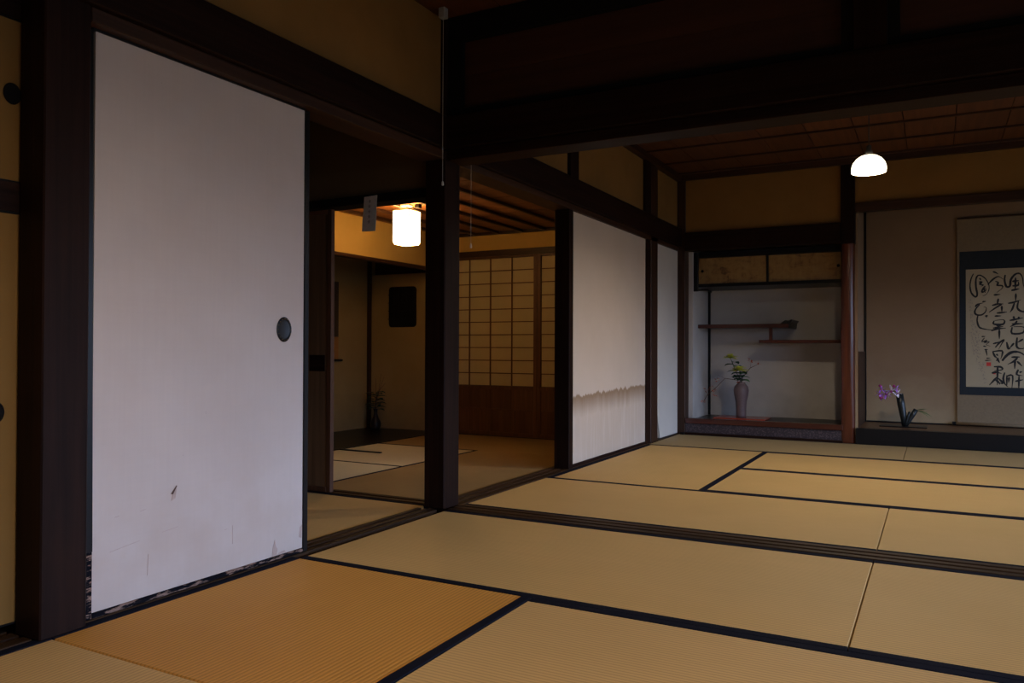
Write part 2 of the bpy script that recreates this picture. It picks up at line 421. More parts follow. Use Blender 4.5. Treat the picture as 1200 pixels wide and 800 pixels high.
# far room
mat(0, 1.91, SF-.034, SF+T+.012, 'x', 'tatami_tan', 'first mat of the far room behind the grooved sill, at the left')
mat(1.91, 3.87, SF-.034, SF+T+.012, 'x', 'tatami_tan', 'first mat of the far room behind the grooved sill, right of the seam')
mat(3.87, 5.82, SF-.034, SF+T+.012, 'x', 'tatami_tan', 'first mat of the far room next to the garden side')
mat(0, .972, SF+T+.012, SF+3*T, 'y', 'tatami_tan', 'far-room mat lying lengthwise along the stained panel')
mat(.972, 2.90, SF+T+.012, SF+2*T+.005, 'x', 'tatami_tan', 'middle far-room mat, nearer of the two side by side')
mat(.972, 2.90, SF+2*T+.005, SF+3*T, 'x', 'tatami_tan', 'middle far-room mat, farther of the two side by side')
mat(2.90, 5.82, SF+T+.012, SF+3*T, 'y', 'tatami_tan', 'far-room mat by the garden side, right of the two middle mats')
mat(0, 1.91, SF+3*T, 4.0, 'x', 'tatami_dull', 'greyish far-room mat in front of the staggered-shelf nook', (1, 0))
mat(1.91, 5.82, SF+3*T, 4.0, 'x', 'tatami_dull', 'greyish far-room mat in front of the scroll alcove', (1, 0))
# side room behind the white door
mat(-2.1, -.155, -.86, .095, 'x', 'tatami_pale', 'pale mat of the small side room seen past the white door', (1, 1))
mat(-2.1, -.155, -1.82, -.86, 'x', 'tatami_pale', 'side-room mat hidden behind the white door')
# lantern room
mat(-1.99, -1.05, .19, 1.1, 'x', 'tatami_lantern_lit', 'mat of the lantern room coloured pale for the lantern light, nearer the brown door', (0, 1), .022)
mat(-1.99, -1.05, 1.1, 2.06, 'x', 'tatami_lantern_lit', 'half mat directly under the paper lantern, coloured pale for its light', (0, 1), .022)
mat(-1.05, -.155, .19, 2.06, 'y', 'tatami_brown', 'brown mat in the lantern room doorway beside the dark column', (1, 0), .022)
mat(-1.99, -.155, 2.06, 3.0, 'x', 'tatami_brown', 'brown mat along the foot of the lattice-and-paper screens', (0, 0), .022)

# ------------------------------------------------------------------ grooved sills
def sill(axis, a0, a1, c0, c1, label, z1=.004, ng=2, mat_='sill_wood_'):
    r = trim_root(((a0+a1)/2, (c0+c1)/2, -.05) if axis == 'x' else ((c0+c1)/2, (a0+a1)/2, -.05), label, 'door sill')
    def seg(nm, q0, q1, zz0, zz1):
        if axis == 'x': box(nm, a0, a1, q0, q1, zz0, zz1, mat_+axis, r, .0012)
        else: box(nm, q0, q1, a0, a1, zz0, zz1, mat_+axis, r, .0012)
    seg('sill_base', c0, c1, -.05, z1-.012)
    W = c1-c0; gw = .021; rw = (W-ng*gw)/(ng+1); c = c0
    for k in range(ng+1):
        seg('ridge', c, c+rw, z1-.012, z1); c += rw+gw
    return r
sill('x', 0, 5.82, .036, .179, 'grooved dark sill on the floor between front and far rooms')
sill('y', -.90, -.005, -.152, -.036, 'worn grooved sill between front room and the side room, ending at the column')
sill('y', -1.82, -.90, -.152, -.036, 'sill under the white sliding door')
sill('y', .145, 3.16, -.152, -.002, 'dark sill along the left side of the far room')
sill('y', 3.38, 4.0, -.152, -.002, 'short sill under the last white panel of the far room')
sill('x', -2.1, -.155, .097, .188, 'low sill under the brown sliding door', ng=1)
sill('y', -3.9, -1.970, -.25, -.036, 'grooved sill in front of the closet doors at far left', .004, 3)

# ------------------------------------------------------------------ posts of the left wall
trim(-.118, -.004, -1.968, -1.835, 0, 2.42, mat='old_wood_z', bev=.004, label='thick dark square post at the left edge of the white sliding door', cat='post')
trim(-.12, 0, 0.004, .14, .006, 2.42, mat='old_wood_z', bev=.005, label='dark square column in the middle where the sills cross', cat='post')
trim(-.12, -.004, 3.20, 3.38, 0, 2.42, mat='brown_wood_z', bev=.004, label='brown post between the stained panel and the last white panel', cat='post')
trim(-.10, .05, 4.04, 4.16, 0, 2.42, mat='brown_wood_z', bev=.004, label='dark corner post left of the staggered-shelf nook', cat='post')
trim(-.11, -.002, 1.50, 1.565, .004, 1.715, mat='old_wood_z', bev=.003, label='narrow dark jamb at the near edge of the stained panel', cat='post')
trim(-.10, -.012, 3.10, 3.20, .004, 1.715, mat='old_wood_z', label='dark strip beside the far edge of the stained panel', cat='post')

# nageshi rails of the left wall
trim(-.11, .022, -5.0, -.002, 1.765, 1.925, mat='old_wood_y', bev=.004, label='heavy dark rail above the white sliding door', cat='beam')
trim(-.14, -.004, -1.834, -.002, 1.722, 1.765, mat='brown_wood_y', bev=.002, label='thin brown head track above the white sliding door', cat='beam')
trim(-.11, .022, .142, 4.02, 1.755, 1.925, mat='old_wood_y', bev=.004, label='heavy dark rail above the left side of the far room', cat='beam')
trim(-.14, -.004, .142, 4.02, 1.718, 1.755, mat='brown_wood_y', bev=.002, label='thin head track above the left side of the far room', cat='beam')
# plaster above
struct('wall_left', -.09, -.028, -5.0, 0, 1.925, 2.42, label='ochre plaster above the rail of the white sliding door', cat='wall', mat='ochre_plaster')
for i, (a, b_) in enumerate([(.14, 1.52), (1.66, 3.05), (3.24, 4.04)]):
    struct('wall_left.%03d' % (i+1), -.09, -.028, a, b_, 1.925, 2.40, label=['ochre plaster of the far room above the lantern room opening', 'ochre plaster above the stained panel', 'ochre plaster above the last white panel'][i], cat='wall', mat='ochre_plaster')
trim(-.10, -.004, 1.52, 1.66, 1.925, 2.40, mat='old_wood_z', bev=.003, label='short upright above the rail over the stained panel edge', cat='post')
trim(-.10, -.004, 3.05, 3.20, 1.925, 2.40, mat='old_wood_z', bev=.003, label='short upright above the rail, beside the brown post', cat='post')
trim(-.09, .03, .14, 4.02, 2.372, 2.42, mat='brown_wood_y', label='ceiling moulding along the left side of the far room', cat='moulding')
trim(.03, 5.82, 3.99, 4.03, 2.372, 2.42, mat='brown_wood_x', label='ceiling moulding above the nook and alcove', cat='moulding')
# plaster behind the lower panels so no light leaks
struct('wall_left.004', -.095, -.055, 1.565, 4.04, -.05, 1.718, label='inner wall behind the far-room side panels', cat='wall', mat='brown_plaster')

# ------------------------------------------------------------------ white sliding door (door_1)
d = sroot('door_1', (-.06, -1.375, .004), 'large white paper sliding door with a round dark pull, left foreground', 'sliding door')
DX0, DX1 = -.075, -.042
box('paper_panel', DX0, DX1, -1.797, -.932, .022, 1.714, 'fusuma_paper', d)
bm = bmesh.new(); abox(bm, DX0-.004, DX1+.006, -1.828, -1.798, .006, .20, .002); obj('worn_stile_foot', bm, 'chipped_lacquer', d)
bm = bmesh.new()
vs = []
for x in (DX0-.004, DX1+.006):
    vs.append([bm.verts.new(p) for p in ((x, -1.828, .20), (x, -1.798, .20), (x, -1.808, 1.714), (x, -1.828, 1.714))])
bm.faces.new(vs[0][::-1]); bm.faces.new(vs[1])
for k in range(4): bm.faces.new((vs[0][k], vs[0][(k+1) % 4], vs[1][(k+1) % 4], vs[1][k]))
obj('stile', bm, 'black_lacquer', d)
box('stile', DX0-.004, DX1+.006, -.931, -.908, .006, 1.716, 'black_lacquer', d, .002)
box('bottom_rail', DX0-.004, DX1+.006, -1.797, -.932, .006, .021, 'chipped_lacquer', d, .002)
box('top_rail', DX0-.004, DX1+.003, -1.807, -.932, 1.7145, 1.722, 'black_lacquer', d)
def pull(parent, y, z, x, r, rim='black_lacquer', dish='dark_iron', studs=True):
    if not studs: rim = dish = 'black_matte'
    bm = bmesh.new()
    seg = 28
    prof = [(r*.74, .0005), (r*.78, .004), (r*.92, .0045), (r, .001)]
    rings = [[bm.verts.new((x+h, y+q*math.cos(t)*.82, z+q*math.sin(t))) for t in [2*math.pi*k/seg for k in range(seg)]] for q, h in prof]
    for a, b_ in zip(rings, rings[1:]):
        for k in range(seg): bm.faces.new((a[k], a[(k+1) % seg], b_[(k+1) % seg], b_[k]))
    o = obj('finger_pull', bm, rim, parent, (x, y, z), True)
    bm = bmesh.new(); rr = [[bm.verts.new((x+h, y+q*math.cos(t)*.82, z+q*math.sin(t))) for t in [2*math.pi*k/seg for k in range(seg)]] for q, h in ((r*.76, .0022), (r*.5, .0006))]
    for k in range(seg): bm.faces.new((rr[0][k], rr[0][(k+1) % seg], rr[1][(k+1) % seg], rr[1][k]))
    bm.faces.new(rr[1]); obj('dish', bm, dish, o, (x, y, z), True)
    if studs:
        bm = bmesh.new()
        for k in range(16):
            t = 2*math.pi*k/16; bmesh.ops.create_icosphere(bm, subdivisions=1, radius=.0016, matrix=Matrix.Translation((x+.005, y+r*.86*math.cos(t)*.82, z+r*.86*math.sin(t))))
        obj('studs', bm, 'brass', o, (x, y, z))
    return o
pull(d, -1.036, .862, DX1+.0005, .047)
# tears and scratches in the paper, each a small flake standing off the surface
def flake(parent, name, pts, mt, x=DX1+.0008, lab=None):
    bm = bmesh.new(); f = bm.faces.new([bm.verts.new((x, y, z)) for y, z in pts])
    r = bmesh.ops.extrude_face_region(bm, geom=[f]); bmesh.ops.translate(bm, vec=(.0006, 0, 0), verts=[v for v in r['geom'] if isinstance(v, bmesh.types.BMVert)])
    o = obj(name, bm, mt, parent); 
    if lab: o['label'] = lab
flake(d, 'torn_paper', [(-1.528, .302), (-1.512, .308), (-1.507, .340), (-1.522, .322)], 'cut_brown', lab='peeled brown paper around the small tear')
flake(d, 'tear', [(-1.530, .324), (-1.522, .322), (-1.506, .347), (-1.509, .349)], 'tear_dark', DX1+.0016, lab='dark slit of the tear')
flake(d, 'torn_paper', [(-1.090, .024), (-1.066, .024), (-1.062, .046), (-1.072, .060), (-1.076, .084), (-1.086, .052)], 'cut_brown', lab='bare brown patch at the foot of the paper')
flake(d, 'torn_paper', [(-1.062, .024), (-1.020, .024), (-1.025, .034), (-1.055, .031)], 'cut_brown', lab='low ragged bare patch')
flake(d, 'torn_paper', [(-.950, .066), (-.937, .060), (-.934, .112), (-.945, .104)], 'cut_brown', lab='bare patch at the lower right corner')
for (ya, za, yb, zb) in [(-1.74, .185, -1.64, .198), (-1.56, .208, -1.50, .214), (-1.613, .085, -1.610, .150), (-1.276, .11, -1.277, .175), (-1.725, .285, -1.71, .287), (-1.64, .288, -1.62, .291), (-1.31, .165, -1.30, .167)]:
    dz = .0012
    if abs(yb-ya) < .01: flake(d, 'scratch', [(ya, za), (ya+.0018, za), (yb+.0018, zb), (yb, zb)], 'cut_brown', DX1+.0005)
    else: flake(d, 'scratch', [(ya, za), (yb, zb), (yb, zb+dz), (ya, za+dz)], 'cut_brown', DX1+.0005)

# ------------------------------------------------------------------ closet doors at the far left
CX = -.205
def panel_door(name, label, x, y0, y1, z0, z1, mt, py=None, pz=None, fr=.018, face=1):
    t = sroot(name, (x, (y0+y1)/2, z0), label, 'sliding door')
    box('paper_panel', x-.02, x, y0+fr, y1-fr, z0+fr, z1-fr, mt, t)
    for a, b_ in ((y0, y0+fr), (y1-fr, y1)): box('stile', x-.024, x+.004, a, b_, z0, z1, 'black_lacquer', t, .0015)
    for a, b_ in ((z0, z0+fr), (z1-fr, z1)): box('rail', x-.024, x+.004, y0+fr, y1-fr, a, b_, 'black_lacquer', t, .0015)
    if py is not None: pull(t, py, pz, x+.0005, .030, studs=False)
    return t
panel_door('door_2', 'lower closet door of ochre paper left of the thick post', -.126, -2.92, -1.945, .03, 1.165, 'closet_paper', -2.022, .615, .006)
panel_door('door_3', 'small upper closet door of ochre paper left of the thick post', -.126, -2.92, -1.945, 1.245, 1.70, 'closet_paper', -1.985, 1.49, .006)
trim(-.24, -.119, -3.9, -1.94, 1.165, 1.245, mat='old_wood_y', label='dark middle rail between the lower and upper closet doors', cat='beam')
trim(-.24, -.119, -3.9, -1.94, 1.70, 1.765, mat='old_wood_y', label='dark head rail over the upper closet door', cat='beam')
struct('wall_left.005', -.35, -.10, -5.0, -2.92, 0, 1.765, label='plaster wall beyond the closet doors', cat='wall', mat='ochre_plaster')
struct('wall_left.006', -.75, -.30, -2.92, -1.97, -.05, 2.42, label='closet back behind the paper doors', cat='wall', mat='brown_plaster')

# ------------------------------------------------------------------ far-room side panels
t = sroot('door_4', (-.03, 2.33, .004), 'large cream wall panel with a ragged brown water stain', 'sliding door')
box('paper_panel', -.052, -.022, 1.567, 3.098, .024, 1.716, 'stained_paper', t)
box('bottom_rail', -.053, -.014, 1.567, 3.098, .004, .024, 'old_wood_y', t)
# last panel: narrow, with a warped near edge
t = sroot('door_5', (-.03, 3.7, .004), 'narrow bluish white panel warped at its lower edge beside the nook', 'sliding door')
bm = bmesh.new(); prof = []
for k in range(13):
    z = .012 + (1.716-.012)*k/12
    prof.append((3.40 + .11*math.exp(-((z-.02)/.16)**2) , z))
fr_ = [bm.verts.new((-.022, y, z)) for y, z in prof]; fl = [bm.verts.new((-.022, 4.035, z)) for y, z in prof]
br_ = [bm.verts.new((-.050, y, z)) for y, z in prof]; bl_ = [bm.verts.new((-.050, 4.035, z)) for y, z in prof]
for k in range(12):
    bm.faces.new((fr_[k], fl[k], fl[k+1], fr_[k+1])); bm.faces.new((br_[k+1], bl_[k+1], bl_[k], br_[k])); bm.faces.new((fr_[k+1], br_[k+1], br_[k], fr_[k]))
obj('paper_panel', bm, 'plain_paper', t)
box('bottom_rail', -.050, -.020, 3.40, 4.035, .004, .011, 'black_lacquer', t)

# ------------------------------------------------------------------ beam and transom between the rooms
trim(.0, 5.82, -.020, .155, 1.765, 1.925, mat='old_wood_x', bev=.004, label='massive dark cross beam spanning between the two rooms', cat='beam')
trim(.0, 5.82, .010, .150, 1.716, 1.763, mat='old_wood_x', bev=.002, label='grooved head track under the cross beam', cat='beam')
t = trim_root((2.0, .07, 1.925), 'dark board transom over the cross beam', 'transom')
box('bottom_bar', .0, 5.82, .02, .12, 1.925, 1.965, 'black_matte', t, .002)
box('top_bar', .0, 5.82, .02, .12, 2.30, 2.42, 'black_matte', t, .002)
box('end_bar', .0, .078, .02, .12, 1.965, 2.30, 'black_matte', t)
for (xa, xb) in ((.078, 1.797), (2.00, 5.82)):
    for k in range(2):
        za, zb = 1.965+.1675*k, 1.965+.1675*(k+1)-.0015
        box('board', xa, xb, .055, .075, za, zb, 'transom_wood', t)
box('strut_frame', 1.797, 1.842, .02, .12, 1.965, 2.30, 'black_matte', t)
box('strut_frame', 1.96, 2.00, .02, .12, 1.965, 2.30, 'black_matte', t)
box('strut', 1.842, 1.96, -.004, .13, 1.90, 2.42, 'old_wood_z', t, .003)

# ------------------------------------------------------------------ board ceilings
def ceiling(idx, x0, x1, y0, y1, z, batt_axis, batts, step, label, seams_mat, batt_mat, bw=.022, bh=.014):
    nm = 'ceiling.%03d' % idx
    r = sroot(nm, ((x0+x1)/2, (y0+y1)/2, z), label, 'ceiling')
    if batt_axis == 'x':
        n = max(1, round((x1-x0)/step)); s = (x1-x0)/n; src = None
        for k in range(n):
            j = random.choice((-1, 1))*.0
            o = box('plank', x0+k*s+.0025, x0+(k+1)*s-.0025, y0, y1, z, z+.010+.002*(k % 2), seams_mat+'y', r, .0015)
        for b_ in batts: box('batten', x0, x1, b_-bw/2, b_+bw/2, z-bh, z, batt_mat+'x', r, .002)
    else:
        n = max(1, round((y1-y0)/step)); s = (y1-y0)/n
        for k in range(n):
            box('plank', x0, x1, y0+k*s+.0025, y0+(k+1)*s-.0025, z, z+.010+.002*(k % 2), 'lantern_lit_board_x', r, .0015)
        for b_ in batts: box('batten', b_-bw/2, b_+bw/2, y0, y1, z-bh, z, batt_mat+'y', r, .002)
    return r
ceiling(2, -.03, 5.82, .12, 4.03, 2.42, 'x', [.55, 1.03, 1.52, 2.0, 2.49, 2.98, 3.47, 3.9], .33, 'red-brown board ceiling of the far room', 'ceiling_wood_', 'brown_wood_')
ceiling(3, -.03, 5.82, -5.0, .02, 2.42, 'x', [-4.5, -4.0, -3.5, -3.0, -2.5, -2.0, -1.5, -1.0, -.5], .33, 'board ceiling of the front room', 'ceiling_wood_', 'brown_wood_')
ceiling(4, -2.03, -.10, .16, 3.04, 1.86, 'y', [-.42, -.66, -.91, -1.14, -1.38, -1.63, -1.86], .30, 'low orange-brown board ceiling of the lantern room', 'ceiling_wood_', 'brown_wood_', .024, .022)
struct('ceiling.005', -2.4, -.12, -2.0, .05, 2.30, 2.34, label='dark ceiling of the side room', cat='ceiling', mat='brown_wood_x')

# ------------------------------------------------------------------ side room and partition to the lantern room
struct('wall_partition', -2.3, -.12, .07, .13, 1.60, 2.42, label='brown plaster above the lintel behind the white door', cat='wall', mat='brown_plaster')
trim(-2.3, -.12, .045, .155, 1.555, 1.60, mat='black_matte', bev=.002, label='thin black lintel above the brown sliding door', cat='lintel')
struct('wall_side', -2.25, -2.12, -2.0, .13, -.05, 2.42, label='plaster wall at the back of the side room', cat='wall', mat='brown_plaster')
struct('wall_side.001', -2.25, -.75, -2.05, -1.90, -.05, 2.42, label='plaster end wall of the side room', cat='wall', mat='brown_plaster')
t = sroot('door_6', (-1.2, .105, .004), 'brown wooden sliding door standing half open under the black lintel', 'sliding door')
box('board_panel', -1.665, -.830, .100, .114, .03, 1.53, 'door_board', t)
box('stile', -.830, -.800, .094, .122, .004, 1.555, 'skirt_wood', t, .002)
box('stile', -1.695, -1.665, .094, .122, .004, 1.555, 'skirt_wood', t, .002)
box('rail', -1.665, -.830, .094, .122, .004, .03, 'skirt_wood', t, .002)
box('rail', -1.665, -.830, .094, .122, 1.53, 1.555, 'skirt_wood', t, .002)
o = box('pull_plate', -.955, -.845, .096, .0995, .665, .755, 'old_wood_x', t, .001)
t = empty('paper_charm', (-.492, .040, 1.40), 'white paper strip with faint writing hanging from the black lintel', 'paper charm')
bm = bmesh.new()
P = [(-.537, 1.405), (-.447, 1.402), (-.446, 1.46), (-.449, 1.52), (-.447, 1.592), (-.532, 1.588), (-.534, 1.52), (-.538, 1.46)]
yo = [.030, .028, .034, .038, .0425, .0425, .039, .035]
f1 = [bm.verts.new((x, y, z)) for (x, z), y in zip(P, yo)]; f2 = [bm.verts.new((x, y-.0012, z)) for (x, z), y in zip(P, yo)]
bm.faces.new(f1); bm.faces.new(f2[::-1])
for k in range(8): bm.faces.new((f1[k], f2[k], f2[(k+1) % 8], f1[(k+1) % 8]))
obj('paper', bm, 'charm_paper', t)
bm = bmesh.new()
for k in range(5):
    z = 1.565-.027*k; yy = .0405 - (1.58-z)*.062
    abox(bm, -.502, -.484, yy-.0022, yy-.0016, z-.002, z); abox(bm, -.495, -.491, yy-.0022, yy-.0016, z-.010, z+.006); abox(bm, -.500, -.486, yy-.0024, yy-.0018, z-.010, z-.008)
o = obj('writing', bm, 'charm_ink', t)

# ------------------------------------------------------------------ lantern room
# outer shell
struct('wall_outer', -3.15, -.12, 3.12, 3.22, -.05, 2.42, label='unseen outer boards added behind the lattice screens to keep the sky out', cat='wall', mat='brown_wood_x')  # added backing so no sky shows through the screens
struct('wall_partition.001', -2.9, -2.02, -.0+.14, .99, -.05, 2.42, label='plaster block beside the small alcove', cat='wall', mat='yellow_plaster')
struct('wall_alcove', -2.98, -2.87, .9, 3.12, -.05, 1.9, label='ochre plaster back wall of the small alcove', cat='wall', mat='alcove_plaster')
struct('wall_alcove.001', -2.87, -1.80, 3.03, 3.12, -.05, 1.52, label='ochre plaster wall holding the small barred window', cat='wall', mat='alcove_plaster')
struct('wall_alcove.002', -2.04, -1.99, .99, 3.03, 1.545, 1.86, label='yellow plaster above the small alcove beside the lantern', cat='wall', mat='yellow_plaster')
struct('wall_alcove.003', -1.99, -.10, 3.035, 3.12, 1.69, 1.86, label='yellow plaster strip above the paper lattice screens', cat='wall', mat='yellow_plaster')
struct('ceiling.006', -2.9, -2.0, .9, 3.12, 1.86, 1.9, label='dark ceiling board of the small alcove', cat='ceiling', mat='brown_wood_y')
trim(-2.06, -1.985, .99, 3.03, 1.518, 1.546, mat='brown_wood_y', bev=.002, label='brown lintel across the top of the small alcove', cat='lintel')
trim(-2.87, -2.84, 2.995, 3.03, -.05, 1.86, mat='brown_wood_z', label='slim brown corner post in the small alcove', cat='post')
trim(-1.995, -1.95, 2.985, 3.03, -.0, 1.86, mat='brown_wood_z', label='slim post at the mouth of the small alcove', cat='post')
trim(-1.95, -.12, 3.0, 3.035, 1.835, 1.86, mat='brown_wood_x', label='moulding where the lantern room ceiling meets the yellow strip', cat='moulding')
trim(-2.87, -1.99, .99, 3.03, -.05, .006, mat='black_lacquer', bev=.002, label='dark polished floor board of the small alcove', cat='alcove floor')
trim(-1.95, -.12, 2.99, 3.045, 1.635, 1.69, mat='brown_wood_x', bev=.002, label='brown head rail above the paper lattice screens', cat='beam')
trim(-1.95, -.12, 2.99, 3.045, -.05, .008, mat='brown_wood_x', label='sill under the paper lattice screens', cat='door sill')

# shoji: four columns of ten panes over a board skirt
def shoji(n, x0, x1, y, label):
    t = sroot('door_%d' % n, ((x0+x1)/2, y, .008), label, 'paper screen')
    st = .034; zb, zt = .455, 1.618
    box('stile', x0, x0+st, y-.014, y+.014, .008, 1.635, 'shoji_wood', t, .002)
    box('stile', x1-st, x1, y-.014, y+.014, .008, 1.635, 'shoji_wood', t, .002)
    box('rail', x0+st, x1-st, y-.013, y+.013, zt, 1.635, 'shoji_wood', t)
    box('rail', x0+st, x1-st, y-.013, y+.013, zb-.03, zb, 'shoji_wood', t)
    box('rail', x0+st, x1-st, y-.013, y+.013, .008, .04, 'shoji_wood', t)
    box('rail', x0+st, x1-st, y-.012, y+.010, .236, .250, 'shoji_wood', t)
    nb = 4; bw = (x1-x0-2*st)/nb
    for k in range(nb):
        for (za, zc) in ((.04, .236), (.25, zb-.03)):
            box('skirt_board', x0+st+k*bw+.001, x0+st+(k+1)*bw-.001, y-.006-.001*(k % 2), y+.004, za, zc, 'skirt_wood', t)
    cols, rows = 4, 10; cw = (x1-x0-2*st)/cols; ch = (zt-zb)/rows; h = .0042
    pm = None
    for i in range(cols):
        for j in range(rows):
            xa = x0+st+i*cw; za = zb+j*ch
            if pm is None:
                pm = box('pane', xa+h, xa+cw-h, y+.003, y+.005, za+h, za+ch-h, 'shoji_paper', t); first = (xa, za)
            else:
                c = pm.copy(); c.parent = t; C.objects.link(c); c.location = pm.location + Vector((xa-first[0], 0, za-first[1]))
    for i in range(1, cols): box('lattice_bar', x0+st+i*cw-h, x0+st+i*cw+h, y-.009, y+.006, zb, zt, 'shoji_wood', t)
    for j in range(1, rows): box('lattice_bar', x0+st, x1-st, y-.007, y+.006, zb+j*ch-h, zb+j*ch+h, 'shoji_wood', t)
shoji(7, -1.945, -.988, 3.018, 'paper lattice screen over brown boards, seen beside the dark column')
shoji(8, -1.022+.036, -.125, 3.018, 'paper lattice screen partly hidden by the jamb, right of the other')

# barred window
t = sroot('window_1', (-2.46, 3.02, 1.0), 'small dark barred window with rounded corners in the ochre wall', 'window')
def rrect(x0, x1, z0, z1, r, n=5):
    out = []
    for cx, cz, a0 in ((x1-r, z1-r, 0), (x0+r, z1-r, 90), (x0+r, z0+r, 180), (x1-r, z0+r, 270)):
        for k in range(n+1):
            a = R(a0+90*k/n); out.append((cx+r*math.cos(a), cz+r*math.sin(a)))
    return out
def rprism(pts, y0, y1):
    bm = bmesh.new(); a = [bm.verts.new((x, y0, z)) for x, z in pts]; b_ = [bm.verts.new((x, y1, z)) for x, z in pts]
    bm.faces.new(a); bm.faces.new(b_[::-1]); n = len(pts)
    for k in range(n): bm.faces.new((a[(k+1) % n], a[k], b_[k], b_[(k+1) % n]))
    return bm
obj('dark_opening', rprism(rrect(-2.622, -2.298, 1.0, 1.395, .035), 3.022, 3.0295), 'black_matte', t)
bm = bmesh.new()
for k in range(7):
    x = -2.60+.28*k/6; atube(bm, [(x, 3.014, 1.006), (x, 3.014, 1.389)], .0055, 6)
for k in range(1, 5):
    z = 1.0+.395*k/5; atube(bm, [(-2.618, 3.008, z), (-2.302, 3.008, z)], .004, 6)
obj('bars', bm, 'black_matte', t)

# hanging scroll in the small alcove
t = empty('hanging_scroll', (-2.86, 2.33, .66), 'dark-mounted scroll seen edge-on at the left in the small alcove', 'scroll')
box('mounting', -2.868, -2.862, 2.10, 2.56, .90, 1.42, 'brown_cloth', t)
o = box('lower_mounting', -2.868, -2.8625, 2.10, 2.56, .69, .90, 'orange_cloth', t); o['label'] = 'orange-brown cloth'
o = box('picture_paper', -2.862, -2.860, 2.20, 2.47, .96, 1.33, 'scroll_paper', t)
bm = bmesh.new(); atube(bm, [(-2.852, 2.06, .68), (-2.852, 2.60, .68)], .011, 8); obj('roller', bm, 'black_lacquer', t)
box('rear_hanger', -2.866, -2.862, 2.32, 2.34, 1.42, 1.80, 'cord_dark', t)

# small black strip lying on the mat
t = tag(box('wooden_strip', -1.97, -1.575, 1.535, 1.562, .002, .010, 'black_lacquer', None, .002), 'short black lacquered strip lying on the pale mat below the lantern', 'strip')

# bronze vase with leafy branch in the alcove
vx, vy = -2.66, 2.87
bm = bmesh.new(); alathe(bm, [(.0, .0), (.036, .0), (.046, .02), (.052, .05), (.047, .08), (.026, .12), (.017, .155), (.018, .185), (.024, .20), (.019, .198), (.012, .16)], (vx, vy, .0075), 20)
tag(obj('bronze_vase', bm, 'dark_bronze', None, (vx, vy, .0075), True), 'small dark bottle-necked vase on the alcove board below the barred window', 'vase')
t = empty('leafy_branch', (vx, vy, .19), 'dark leafy branch with thin twigs in the bottle-necked vase', 'branch')
def leaf(bm, base, dirv, L, W, droop=.15):
    base = Vector(base); d = Vector(dirv).normalized(); s = d.cross(Vector((0, 0, 1)))
    if s.length < .1: s = Vector((1, 0, 0))
    s.normalize(); n = s.cross(d)
    rows = []
    for k in range(5):
        u = k/4; w_ = W*math.sin(math.pi*min(.98, u*.92+.06))*.5; c = base + d*L*u - Vector((0, 0, droop*L*u*u))
        rows.append([bm.verts.new(c - s*w_ + n*w_*.25), bm.verts.new(c), bm.verts.new(c + s*w_ + n*w_*.25)])
    for a, b_ in zip(rows, rows[1:]):
        for k in range(2): bm.faces.new((a[k], a[k+1], b_[k+1], b_[k]))
bm = bmesh.new()
atube(bm, [(vx, vy, .12), (vx, vy, .21), (vx+.01, vy-.01, .30), (vx+.03, vy-.01, .36)], [.004, .004, .003, .002])
for e in ((.10, .0, .52), (.05, .02, .55), (.0, .0, .50), (.13, -.02, .46)):
    atube(bm, [(vx+.005, vy, .28), (vx+e[0]*.4, vy+e[1], .38), (vx+e[0], vy+e[1], e[2])], [.0025, .002, .0012], 5)
obj('twigs', bm, 'twig', t)
for k in range(22):
    bm = bmesh.new(); a = k*2.4; z = .20+.008*k
    leaf(bm, (vx+.012*math.cos(a), vy+.012*math.sin(a), z), (math.cos(a), math.sin(a), .25), .10, .06, .3); obj('leaf', bm, 'leaf_dark', t)

# paper lantern
LX, LY = -1.335, 1.53
t = empty('paper_lantern', (LX, LY, 1.56), 'glowing square white paper lantern on the low ceiling of the side room', 'lantern')
h = .073
for (sx, sy, rot) in ((0, -1, 0), (1, 0, 1), (0, 1, 0), (-1, 0, 1)):
    if rot == 0: o = box('paper_side', LX-h+.004, LX+h-.004, LY+sy*h-.001, LY+sy*h+.001, 1.582, 1.805, 'lantern_glow', t)
    else: o = box('paper_side', LX+sx*h-.001, LX+sx*h+.001, LY-h+.004, LY+h-.004, 1.582, 1.805, 'lantern_glow', t)
for sx in (-1, 1):
    for sy in (-1, 1): box('corner_rod', LX+sx*h-.0028, LX+sx*h+.0028, LY+sy*h-.0028, LY+sy*h+.0028, 1.582, 1.81, 'cord_dark', t)
bm = bmesh.new(); q = .062
vs1 = [bm.verts.new((LX+a*h, LY+b_*h, 1.582)) for a, b_ in ((-1, -1), (1, -1), (1, 1), (-1, 1))]; vs2 = [bm.verts.new((LX+a*q, LY+b_*q, 1.560)) for a, b_ in ((-1, -1), (1, -1), (1, 1), (-1, 1))]
for k in range(4): bm.faces.new((vs1[k], vs2[k], vs2[(k+1) % 4], vs1[(k+1) % 4]))
obj('lower_skirt', bm, 'lantern_glow', t)
bm = bmesh.new()
for zz in (1.582,):
    for a, b_ in (((-1, -1), (1, -1)), ((1, -1), (1, 1)), ((1, 1), (-1, 1)), ((-1, 1), (-1, -1))):
        atube(bm, [(LX+a[0]*(h+.001), LY+a[1]*(h+.001), zz), (LX+b_[0]*(h+.001), LY+b_[1]*(h+.001), zz)], .0026, 4)
obj('hoop', bm, 'cord_dark', t)
bm = bmesh.new()
for sx in (-1, 1):
    for sy in (-1, 1): atube(bm, [(LX+sx*h, LY+sy*h, 1.808), (LX, LY, 1.845)], .002, 5)
atube(bm, [(LX, LY, 1.80), (LX, LY, 1.858)], .006, 8)
obj('hanger', bm, 'cord_dark', t)
